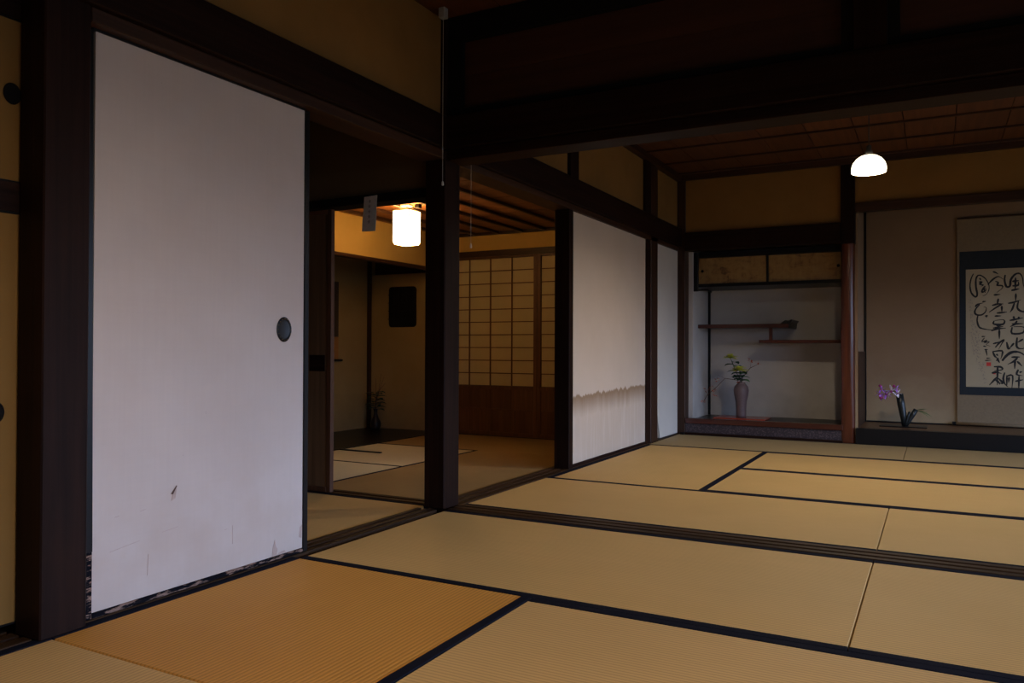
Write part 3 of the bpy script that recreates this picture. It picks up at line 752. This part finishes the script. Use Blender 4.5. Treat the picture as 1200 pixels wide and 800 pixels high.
bm = bmesh.new(); bmesh.ops.create_uvsphere(bm, u_segments=14, v_segments=8, radius=.026, matrix=Matrix.Translation((LX, LY, 1.70))); obj('bulb', bm, 'lantern_bulb_glow', t, None, True)
box('ceiling_plate', LX-.035, LX+.035, LY-.035, LY+.035, 1.843, 1.8595, 'plastic_grey', t, .003)
t = tag(box('junction_box', LX+.055, LX+.095, LY+.02, LY+.06, 1.832, 1.8595, 'black_matte', None, .003), 'tiny black box on the ceiling beside the paper lantern', 'junction box')

# ------------------------------------------------------------------ nook with staggered shelves
NX0, NX1, NB, NF = .09, 1.42, 4.75, 4.03
struct('wall_nook', NX0, NX1+.09, NB, NB+.08, .0, 2.42, label='grey plaster back wall of the staggered-shelf nook', cat='wall', mat='nook_plaster')
struct('wall_nook.001', NX0-.06, NX0, 4.16, NB, .0, 1.9, label='grey plaster left side wall of the nook', cat='wall', mat='nook_plaster')
struct('wall_nook.002', 1.42, 1.532, 4.13, 4.75, .0, 2.36, label='partition wall between the nook and the scroll alcove', cat='wall', mat='toko_plaster')
struct('wall_far', .05, 1.405, 4.06, 4.12, 1.885, 2.42, label='ochre plaster above the nook lintel', cat='wall', mat='ochre_plaster')
trim(.052, 1.405, 4.02, 4.14, 1.715, 1.885, mat='old_wood_x', bev=.004, label='wide dark lintel above the staggered-shelf nook', cat='lintel')
trim(.02, .052, 3.99, 4.03, 0, .02, mat='black_matte', label='small black block at the foot of the corner post', cat='block')
trim(NX0, NX0+.022, NB-.022, NB, .14, 1.38, mat='black_lacquer', label='thin black corner trim inside the nook', cat='corner trim')
t = trim_root((.74, 4.3, 0), 'raised floor of the staggered-shelf nook with a red-brown front bar', 'alcove floor')
box('floor_board', NX0, NX1, 4.10, NB, .11, .137, 'black_lacquer', t)
box('front_bar', .055, NX1, 4.03, 4.10, .105, .152, 'red_lacquer_x', t, .003)
o = box('patterned_panel', .055, NX1+.03, 4.050, 4.068, .02, .105, 'crest_paper', t); o['label'] = 'dark speckled panel'
box('foot_bar', .055, NX1, 4.02, 4.08, .0, .02, 'old_wood_x', t)
# wall cupboard
t = empty('wall_cupboard', (.74, 4.47, 1.385), 'long low wall cupboard with two gilt sliding doors under the lintel', 'cupboard')
box('bottom_board', NX0, NX1, 4.20, NB, 1.385, 1.408, 'black_lacquer', t)
box('top_board', NX0, NX1, 4.20, NB, 1.66, 1.714, 'black_lacquer', t)
box('side_post', .071, .132, 4.185, 4.215, 1.345, 1.714, 'black_lacquer', t, .002)
for nm, xa, xb, yy, px in (('sliding_door', .132, .765, 4.222, .165), ('sliding_door', .745, NX1, 4.236, 1.365)):
    o = box(nm, xa, xb, yy, yy+.010, 1.412, 1.658, 'gold_leaf_paper', t)
    bm = bmesh.new()
    alathe(bm, [(0, .005), (.010, .004), (.014, .001), (.014, 0)], (0, 0, 0), 16)
    bmesh.ops.rotate(bm, cent=(0, 0, 0), matrix=Matrix.Rotation(R(90), 3, 'X'), verts=bm.verts)
    bmesh.ops.translate(bm, vec=(px, yy-.0005, 1.537), verts=bm.verts)
    obj('finger_pull', bm, 'black_matte', o, None, True)
box('centre_stile', .755, .775, 4.210, 4.222, 1.408, 1.66, 'black_lacquer', t)
box('lower_track', .132, NX1, 4.198, 4.220, 1.384, 1.414, 'black_lacquer', t)
bm = bmesh.new(); atube(bm, [(.12, 4.25, 1.36), (.14, 4.5, 1.38), (.125, 4.72, 1.372)], .008, 6); obj('side_bracket', bm, 'black_lacquer', t)
# staggered shelves
t = trim_root((.74, 4.55, .85), 'red-brown staggered shelves in the nook joined by a short post', 'shelf')
box('upper_shelf', NX0, .93, 4.34, NB, .998, 1.034, 'red_lacquer_x', t, .002)
bm = bmesh.new()
cs = [(.855, 1.034), (.875, 1.050), (.900, 1.066), (.930, 1.062), (.955, 1.072), (.962, 1.064), (.945, 1.045), (.940, .995), (.93, .990), (.93, 1.034)]
a = [bm.verts.new((x, 4.335, z)) for x, z in cs]; b_ = [bm.verts.new((x, NB, z)) for x, z in cs]
bm.faces.new(a); bm.faces.new(b_[::-1])
for k in range(len(cs)): bm.faces.new((a[(k+1) % len(cs)], a[k], b_[k], b_[(k+1) % len(cs)]))
o = obj('curled_end', bm, 'black_lacquer', t); o['label'] = 'dark curled lip at the end of the upper shelf'
box('lower_shelf', .665, NX1, 4.34, NB, .855, .884, 'red_lacquer_x', t, .002)
box('short_post', .752, .780, 4.36, 4.40, .884, .998, 'red_lacquer_x', t)

# toko post: peeled, polished log between nook and alcove
bm = bmesh.new(); seg = 20
rings = []
random.seed(3)
for k in range(15):
    z = 1.70*k/14; f = 1.0
    ring = []
    for j in range(seg):
        th = 2*math.pi*j/seg; r = .056*(1+.03*math.sin(3*th+z*4)+.02*math.sin(z*9))
        # flattened face cut on the lower front (bamboo-leaf shaped face)
        x = r*math.cos(th); y = r*math.sin(th)
        cut = -.050 + .022*max(0, 1-z/.75)
        ring.append(bm.verts.new((1.457+x, 4.075+max(y, cut), z)))
    rings.append(ring)
for a, b_ in zip(rings, rings[1:]):
    for k in range(seg): bm.faces.new((a[k], a[(k+1) % seg], b_[(k+1) % seg], b_[k]))
trim_n[0] += 1
o = tag(obj('trim_%d' % trim_n[0], bm, 'red_post', None, (1.457, 4.075, 0), True), 'polished red-brown round post between the nook and the scroll alcove', 'post', kind='structure')
trim(1.405, 1.515, 4.015, 4.13, 1.70, 2.42, mat='old_wood_z', bev=.003, label='square upper part of the post between nook and alcove', cat='post')

# ------------------------------------------------------------------ scroll alcove
struct('wall_far.001', 1.515, 5.82, 4.06, 4.12, 2.04, 2.42, label='ochre plaster above the scroll alcove', cat='wall', mat='ochre_plaster')
trim(1.515, 5.82, 4.03, 4.11, 1.968, 2.042, mat='brown_wood_x', bev=.003, label='brown lintel above the scroll alcove', cat='lintel')
struct('wall_alcove.004', 1.53, 5.82, 4.80, 4.88, 0, 2.42, label='brownish plaster back wall behind the calligraphy scroll', cat='wall', mat='toko_plaster')
struct('ceiling.007', 1.53, 5.82, 4.12, 4.80, 2.36, 2.40, label='dark ceiling of the scroll alcove', cat='ceiling', mat='brown_wood_x')
trim(1.532, 1.552, 4.775, 4.80, .12, 2.36, mat='black_lacquer', label='thin black corner trim inside the scroll alcove', cat='corner trim')
t = trim_root((2.7, 4.4, 0), 'raised floor of the scroll alcove with a thick black front bar', 'alcove floor')
box('floor_board', 1.532, 5.82, 4.11, 4.80, .10, .128, 'porch_board', t)
box('side_board', 1.533, 1.541, 4.13, 4.775, .128, .78, 'brown_wood_z', t)
box('front_bar', 1.52, 5.82, 4.02, 4.11, 0, .131, 'black_lacquer', t, .003)
trim(1.552, 5.82, 4.788, 4.80, .128, .140, mat='black_matte', label='thin dark strip where the alcove floor meets its back wall', cat='baseboard')

# scroll (paper plane y = 4.77)
SY = 4.772
t = empty('calligraphy_scroll', (2.75, SY, .14), 'large hanging scroll with black brush calligraphy in a dark blue border', 'scroll')
SX0, SX1 = 2.288, 3.215
box('mounting', SX0, SX1, SY+.006, SY+.010, .155, 1.955, 'scroll_beige', t)
def frame(nm, x0, x1, z0, z1, X0, X1, Z0, Z1, y0, y1, mt):
    bm = bmesh.new()
    abox(bm, X0, x0, y0, y1, Z0, Z1); abox(bm, x1, X1, y0, y1, Z0, Z1); abox(bm, x0, x1, y0, y1, Z0, z0); abox(bm, x0, x1, y0, y1, z1, Z1)
    return obj(nm, bm, mt, t)
PX0, PX1, PZ0, PZ1 = 2.355, 3.135, .474, 1.505
frame('inner_border', PX0, PX1, PZ0, PZ1, 2.306, 3.184, .402, 1.665, SY+.003, SY+.006, 'scroll_blue')['label'] = 'dark blue cloth border'
paper = box('writing_paper', PX0, PX1, SY+.002, SY+.0058, PZ0, PZ1, 'scroll_paper', t)
bm = bmesh.new(); atube(bm, [(SX0-.01, SY-.004, .148), (SX1+.01, SY-.004, .148)], .013, 10); rl = obj('roller', bm, 'scroll_beige', t, None, True)
for s, x in ((-1, SX0), (1, SX1)):
    bm = bmesh.new(); atube(bm, [(x+s*.010, SY-.004, .148), (x+s*.040, SY-.004, .148)], .017, 10); obj('roller_knob', bm, 'black_lacquer', rl)
bm = bmesh.new(); atube(bm, [(SX0, SY+.004, 1.958), (SX1, SY+.004, 1.958)], .007, 8); obj('top_rod', bm, 'brown_wood_x', t)
# brush strokes: ribbons with swelling width lying on the paper
def sp(x, y):
    u = 1120+x/10.; v = 300+y/10.
    return (2.356+(u-1132)*.00632, 1.5045-(v-316+(u-1132)*.044)*.00756)
def ribbon(bm, pts, wd, y):
    P = [Vector(sp(*p)) for p in pts]
    # resample smooth (Catmull-Rom)
    Q = []
    for i in range(len(P)-1):
        p0 = P[max(i-1, 0)]; p1 = P[i]; p2 = P[i+1]; p3 = P[min(i+2, len(P)-1)]
        for k in range(3):
            s = k/3; Q.append(.5*((2*p1)+(p2-p0)*s+(2*p0-5*p1+4*p2-p3)*s*s+(3*p1-p0-3*p2+p3)*s**3))
    Q.append(P[-1]); n = len(Q); L = []
    for i, q in enumerate(Q):
        d = (Q[min(i+1, n-1)]-Q[max(i-1, 0)]).normalized(); s = Vector((-d.y, d.x)); u = i/(n-1)
        w_ = wd*(.55+.45*math.sin(math.pi*min(1, u*1.3)) + .1*random.uniform(-1, 1))*(1-.5*u**4)
        L.append((bm.verts.new((q.x+s.x*w_, y, q.y+s.y*w_)), bm.verts.new((q.x-s.x*w_, y, q.y-s.y*w_))))
    for a, b_ in zip(L, L[1:]): bm.faces.new((a[0], a[1], b_[1], b_[0]))
B = 800
chars = [
 ('ink_character', .0058, [[(210,205),(180,270),(168,350),(185,430),(235,475),(255,440),(240,360),(240,270),(265,225),(310,230),(360,270),(395,340),(390,400),(360,445),(320,460)], [(285,255),(300,280)], [(275,300),(310,300),(285,325),(330,335),(300,350)], [(350,345),(320,385),(312,420),(358,395),(350,360)], [(330,360),(350,425)]]),
 ('ink_character', .0058, [[(315,530),(360,522)], [(230,590),(260,560),(325,542)], [(285,560),(240,610),(225,655),(250,682),(310,680),(355,640),(362,595),(330,590)], [(262,690),(253,750),(275,820),(320,840),(400,850),(450,850)], [(345,695),(372,690),(360,712)]]),
 ('ink_character', .0058, [[(440,180),(470,188),(505,208)], [(380,330),(440,270),(505,235),(565,268)], [(470,290),(505,305),(490,335),(550,340),(548,370),(485,420)]]),
 ('ink_character', .0064, [[(450,448),(530,440)], [(505,488),(490,560)], [(430,570),(500,550),(565,548)], [(545,552),(480,590),(395,648)], [(545,570),(545,640)], [(485,655),(605,640)]]),
 ('ink_character', .0064, [[(460,690),(540,685)], [(455,745),(450,782),(560,780),(568,730),(460,742)], [(480,800),(540,795)], [(420,B+60),(500,B+35),(590,B+25)], [(440,B+30),(560,B+5)], [(515,B+40),(515,B+150)]]),
 ('ink_character', .0062, [[(468,B+250),(520,B+190),(570,B+158),(545,B+200),(508,B+268)], [(440,B+210),(530,B+180)], [(435,B+300),(545,B+285),(545,B+340),(530,B+380)], [(438,B+300),(462,B+350),(505,B+385)], [(480,B+325),(500,B+345)], [(505,B+370),(478,B+405)], [(495,B+385),(518,B+425)]]),
 ('ink_character', .0070, [[(450,B+472),(530,B+470),(548,B+500),(455,B+520)], [(495,B+460),(490,B+680)], [(425,B+548),(470,B+535),(540,B+545)], [(485,B+590),(440,B+640),(395,B+688)], [(500,B+600),(545,B+640),(550,B+660),(500,B+650)], [(465,B+620),(500,B+640),(520,B+672)]]),
 ('signature_character', .0042, [[(305,B+132),(352,B+128)], [(340,B+145),(308,B+192),(372,B+172),(335,B+200),(400,B+188),(360,B+222),(410,B+238)], [(325,B+240),(365,B+245)]]),
 ('signature_character', .0046, [[(340,B+282),(380,B+278)], [(355,B+275),(372,B+350)]]),
 ('signature_character', .0042, [[(362,B+380),(410,B+376)], [(345,B+406),(422,B+398)]]),
 ('ink_character', .0072, [[(585,215),(578,280),(600,350),(640,340),(650,270),(700,208),(755,200),(785,250),(795,330),(830,390)], [(665,290),(745,278)], [(705,245),(700,385)], [(668,340),(735,330),(735,290)], [(655,392),(748,372)]]),
 ('ink_character', .0064, [[(708,425),(705,520)], [(618,540),(690,525),(765,495)], [(690,535),(668,600),(640,642)], [(740,505),(725,590),(780,630),(840,618),(850,590)]]),
 ('ink_character', .0068, [[(635,735),(790,700)], [(680,685),(690,725)], [(742,688),(735,722)], [(722,735),(690,780),(640,805)], [(660,775),(790,765)], [(665,B+10),(662,B+82),(785,B+70),(800,B+5),(680,B+5)]]),
 ('ink_character', .0070, [[(600,B+182),(622,B+262),(648,B+230)], [(685,B+190),(640,B+245)], [(722,B+125),(715,B+225),(760,B+252),(830,B+235)], [(790,B+140),(730,B+180)]]),
 ('ink_character', .0095, [[(548,B+400),(590,B+345),(650,B+300),(710,B+288),(770,B+300),(840,B+350)]]),
 ('ink_character', .0070, [[(655,B+352),(755,B+345)], [(725,B+355),(680,B+400),(612,B+436)], [(698,B+375),(692,B+485)], [(720,B+395),(778,B+448)]]),
 ('ink_character', .0062, [[(578,B+530),(560,B+600),(578,B+660),(615,B+692)], [(602,B+560),(600,B+690)], [(602,B+572),(668,B+562),(660,B+700)], [(628,B+580),(622,B+645)]]),
 ('ink_character', .0066, [[(735,B+488),(715,B+545),(785,B+555)], [(745,B+520),(780,B+510)], [(698,B+625),(790,B+600)], [(742,B+560),(738,B+718)]]),
 ]
for nm, wd, ss in chars:
    bm = bmesh.new()
    for i, s_ in enumerate(ss): ribbon(bm, s_, wd*1.3, SY+.0008-.00003*i)
    obj(nm, bm, 'ink', paper)
bm = bmesh.new(); random.seed(11)
for c_, (xa, ya, yb) in enumerate(((170, 500, 1160), (225, 780, 1240), (262, 880, 1330), (325, 1240, 1480))):
    yy = ya
    while yy < yb:
        for q in range(3):
            x = xa+random.uniform(-18, 18)+(yy-ya)*.06; y_ = yy+random.uniform(-14, 14)
            ribbon(bm, [(x, y_), (x+random.uniform(-14, 14), y_+random.uniform(4, 16)), (x+random.uniform(-16, 16), y_+random.uniform(8, 22))], .0016, SY+.0009-.00002*q)
        yy += 42
obj('small_writing', bm, 'faint_ink', paper)['label'] = 'faint small writing at the left margin'
bm = bmesh.new()
bm.free()
for x, z, s_ in ((*sp(390, B+445), .017), (*sp(455, B+545), .010)):
    box('red_seal', x-s_, x+s_, SY+.0008, SY+.0013, z-s_, z+s_*.9, 'seal_red', paper)

# ------------------------------------------------------------------ dome lamp in the far room
def dome_lamp(LX, LY, LZ, label, bulb):
    t = empty('pendant_lamp', (LX, LY, LZ), label, 'lamp', 'white dome pendant lamps')
    bm = bmesh.new(); alathe(bm, [(.095, .0), (.0985, .012), (.0975, .033), (.089, .059), (.071, .082), (.048, .098), (.022, .104)], (LX, LY, LZ), 32)
    obj('dome_shade', bm, 'dome_glow', t, (LX, LY, LZ), True)
    bm = bmesh.new(); alathe(bm, [(.022, .104), (.022, .125), (.014, .135), (.014, .160), (.004, .168)], (LX, LY, LZ), 16, True)
    obj('lamp_holder', bm, 'cord_dark', t, None, True)
    bm = bmesh.new(); bmesh.ops.create_uvsphere(bm, u_segments=16, v_segments=10, radius=.030, matrix=Matrix.Translation((LX, LY, LZ+.042)))
    obj('bulb', bm, bulb, t, None, True)
    bm = bmesh.new(); atube(bm, [(LX, LY, LZ+.16), (LX, LY, 2.405)], .003, 6); obj('cord', bm, 'cord_dark', t)
    bm = bmesh.new(); alathe(bm, [(.0, 0), (.03, .0), (.034, .006), (.034, .0145)], (LX, LY, 2.405), 16); obj('ceiling_rose', bm, 'white_glaze', t)
dome_lamp(1.765, 1.95, 1.862, 'lit white dome pendant lamp hanging in the far room', 'far_bulb_glow')
dome_lamp(1.90, -2.45, 1.90, 'lit white dome pendant lamp of the front room, above the picture', 'bulb_glow')

# pull cords
t = empty('pull_switch', (.045, -.09, 1.56), 'white ceiling pull switch with a long cord in front of the column', 'pull switch')
box('switch_box', .028, .062, -.108, -.072, 2.370, 2.4195, 'plastic_grey', t, .003)
bm = bmesh.new(); atube(bm, [(.045, -.09, 2.37), (.044, -.09, 2.0), (.045, -.09, 1.59)], .0011, 5); obj('cord', bm, 'cord_white', t)
bm = bmesh.new(); alathe(bm, [(.002, .022), (.005, .016), (.0065, .004), (.004, 0)], (.045, -.09, 1.57), 10, True); obj('cord_knob', bm, 'cord_white', t)
t = empty('hanging_pull_cord', (.028, .2, 1.30), 'thin pale pull cord hanging before the lantern room opening', 'pull cord')
bm = bmesh.new(); atube(bm, [(.028, .2, 2.40), (.028, .2, 1.33)], .0010, 5); obj('cord', bm, 'cord_white', t)
bm = bmesh.new(); alathe(bm, [(.002, .026), (.005, .018), (.0065, .004), (.004, 0)], (.028, .2, 1.305), 10, True); obj('cord_knob', bm, 'cord_white', t)
box('cord_plate', .018, .038, .19, .21, 2.395, 2.419, 'plastic_grey', t)

# ------------------------------------------------------------------ vase and flowers in the nook
VX, VY, VZ = .49, 4.40, .153
o = tag(box('lacquer_tray', .26, .74, 4.24, 4.56, .1375, .152, 'red_tray', None, .004), 'low red lacquered display board under the tall clay vase', 'tray')
bm = bmesh.new(); alathe(bm, [(.0, 0), (.044, 0), (.046, .02), (.047, .08), (.052, .15), (.066, .215), (.070, .255), (.063, .290), (.044, .312), (.036, .322), (.041, .330), (.034, .328), (.028, .30)], (VX, VY, VZ), 32)
tag(obj('flower_vase', bm, 'vase_clay', None, (VX, VY, VZ), True), 'tall grey-brown clay vase standing on the red board in the nook', 'vase')
def bloom(cx, cy, cz, r, parent, nm='bloom'):
    bm = bmesh.new(); random.seed(int(cx*1000))
    for ring, (n, tilt, L) in enumerate(((14, .1, 1.0), (12, .45, .85), (9, .85, .65), (6, 1.2, .45))):
        for k in range(n):
            a = 2*math.pi*(k+.5*ring)/n + random.uniform(-.1, .1); tt = tilt+random.uniform(-.15, .15)
            leaf(bm, (cx, cy, cz), (math.cos(a)*math.cos(tt), math.sin(a)*math.cos(tt)-.25, math.sin(tt)), r*L, r*.30, .15)
    o = obj(nm, bm, 'petal_yellow', parent, (cx, cy, cz)); return o
Zt = VZ+.33
specs = [((VX-.095, VY-.03, .715), .088, 'yellow spidery chrysanthemum, the taller of the two above the clay vase'), ((VX+.0, VY-.06, .60), .095, 'yellow spidery chrysanthemum, the lower of the two above the clay vase')]
for (c, r, lab) in specs:
    t = empty('chrysanthemum', (VX, VY, Zt-.1), lab, 'flower', 'yellow chrysanthemums in the clay vase')
    bm = bmesh.new(); atube(bm, [(VX, VY, VZ+.18), (VX, VY, Zt), (VX*.4+c[0]*.6, VY, (Zt+c[2])/2), c], .003, 6); obj('stem', bm, 'leaf_dark', t)
    bloom(*c, r, t)
    for k in range(9):
        a = k*2.3; s = (k+.5)/9; bm = bmesh.new()
        b0 = Vector((VX, VY, Zt+.01)).lerp(Vector(c), s*.85)
        leaf(bm, b0, (math.cos(a), math.sin(a)-.3, .25), .095, .075, .35); obj('leaf', bm, 'leaf_dark' if k % 3 else 'leaf_green', t)
def spray(lab, pts, subs, seed):
    t = empty('berry_branch', (VX, VY, Zt-.08), lab, 'branch', 'reddish branches in the clay vase'); random.seed(seed)
    bm = bmesh.new(); atube(bm, pts, [.003]*(len(pts)-1)+[.0012], 5)
    ends = []
    for s in subs: atube(bm, s, .0013, 4); ends.append(s[-1])
    obj('twig', bm, 'twig', t)
    for e in ends + [pts[-1]]:
        for k in range(6):
            bm = bmesh.new(); p = Vector(e)+Vector((random.uniform(-.022, .022), random.uniform(-.02, .02), random.uniform(-.022, .022)))
            a = random.uniform(0, 6.28)
            leaf(bm, p, (math.cos(a), math.sin(a), random.uniform(-.6, .6)), .026, .018, .1); obj('red_leaf', bm, 'berry_red', t)
spray('drooping reddish leafy branch reaching left out of the clay vase', [(VX, VY, Zt-.05), (VX-.03, VY-.03, Zt+.02), (VX-.14, VY-.06, .52), (VX-.22, VY-.08, .43), (VX-.30, VY-.08, .36), (VX-.345, VY-.06, .29)],
      [[(VX-.14, VY-.06, .52), (VX-.20, VY-.08, .55), (VX-.21, VY-.1, .50)], [(VX-.22, VY-.08, .43), (VX-.25, VY-.1, .42)], [(VX-.22, VY-.08, .43), (VX-.235, VY-.12, .38)], [(VX-.30, VY-.08, .36), (VX-.33, VY-.06, .40)]], 5)
spray('small reddish sprig reaching right above the clay vase', [(VX, VY, Zt-.05), (VX+.02, VY-.02, Zt+.05), (VX+.09, VY-.03, .62), (VX+.17, VY-.04, .66)],
      [[(VX+.09, VY-.03, .62), (VX+.10, VY-.03, .70)], [(VX+.02, VY-.02, Zt+.05), (VX-.01, VY-.07, .50)], [(VX+.02, VY-.02, Zt+.05), (VX-.045, VY-.05, .60)]], 9)

# ------------------------------------------------------------------ orchid arrangement in the scroll alcove
OX, OY, OZ = 1.885, 4.42, .1285
tag(box('flower_board', OX-.20, OX+.17, OY-.09, OY+.09, OZ, OZ+.008, 'black_lacquer', None, .002), 'thin black board under the orchid arrangement in the alcove', 'tray')
t = empty('bamboo_vase', (OX, OY, OZ+.0085), 'black slanting twin-tube vase holding purple orchids', 'vase')
def tube_open(nm, p0, p1, r, par):
    bm = bmesh.new(); p0 = Vector(p0); p1 = Vector(p1); d = (p1-p0)
    pts = [p0, p0+d*.33, p0+d*.66, p1, p1, p0+d*.9]; atube(bm, pts[:4], [r*.8, r*.9, r, r], 14)
    obj(nm, bm, 'bamboo_black', par, None, True)
z0 = OZ+.0085
tube_open('tall_tube', (OX, OY, z0), (OX-.045, OY, z0+.275), .031, t)
tube_open('short_tube', (OX+.005, OY-.01, z0), (OX+.085, OY, z0+.145), .020, t)
tube_open('thin_tube', (OX+.0, OY-.02, z0), (OX+.035, OY-.02, z0+.125), .010, t)
t = empty('orchid_spray', (OX-.05, OY, z0+.27), 'spray of purple and white orchids bending left over the black vase', 'flower')
bm = bmesh.new(); top = (OX-.045, OY-.01, z0+.26)
atube(bm, [top, (OX-.07, OY-.02, z0+.295), (OX-.12, OY-.03, z0+.30), (OX-.18, OY-.03, z0+.31), (OX-.205, OY-.03, z0+.325)], [.003, .003, .0025, .002, .0015], 5)
atube(bm, [(OX-.12, OY-.03, z0+.30), (OX-.17, OY-.04, z0+.265), (OX-.20, OY-.04, z0+.245)], .002, 5)
obj('stem', bm, 'leaf_dark', t)
def orchid(cx, cy, cz, r, mt, rot=0):
    bm = bmesh.new()
    for k in range(5):
        a = 2*math.pi*k/5+rot+math.pi/2
        leaf(bm, (cx, cy, cz), (math.cos(a), -.25, math.sin(a)), r, r*.5, .05)
    o = obj('blossom', bm, mt, t, (cx, cy, cz))
    bm = bmesh.new(); bmesh.ops.create_icosphere(bm, subdivisions=1, radius=r*.2, matrix=Matrix.Translation((cx, cy-.008, cz-.004))); obj('blossom_heart', bm, 'petal_magenta', o)
orchid(OX-.105, OY-.05, z0+.300, .062, 'petal_white', .2)
orchid(OX-.145, OY-.05, z0+.275, .045, 'petal_purple', .5)
orchid(OX-.185, OY-.05, z0+.315, .042, 'petal_purple', .1)
orchid(OX-.200, OY-.05, z0+.275, .045, 'petal_purple', .9)
orchid(OX-.175, OY-.05, z0+.245, .036, 'petal_purple', .3)
orchid(OX-.065, OY-.05, z0+.325, .036, 'petal_purple', .7)
orchid(OX-.055, OY-.05, z0+.285, .040, 'petal_white', .7)
for c in ((OX-.195, z0+.345), (OX-.085, z0+.345), (OX-.19, z0+.24)):
    bm = bmesh.new(); bmesh.ops.create_icosphere(bm, subdivisions=2, radius=.012, matrix=Matrix.Translation((c[0], OY-.06, c[1]))); obj('bud', bm, 'petal_magenta', t)
t = empty('grass_tuft', (OX+.085, OY, z0+.14), 'tuft of green grass blades leaning right from the short black tube', 'plant')
random.seed(21)
for k in range(16):
    a = random.uniform(-.5, .5); bm = bmesh.new()
    leaf(bm, (OX+.083+random.uniform(-.012, .012), OY+random.uniform(-.01, .01), z0+.135), (1, a*1.2, random.uniform(-.25, .45)), random.uniform(.06, .15), .012, .25); obj('blade', bm, 'leaf_green', t)
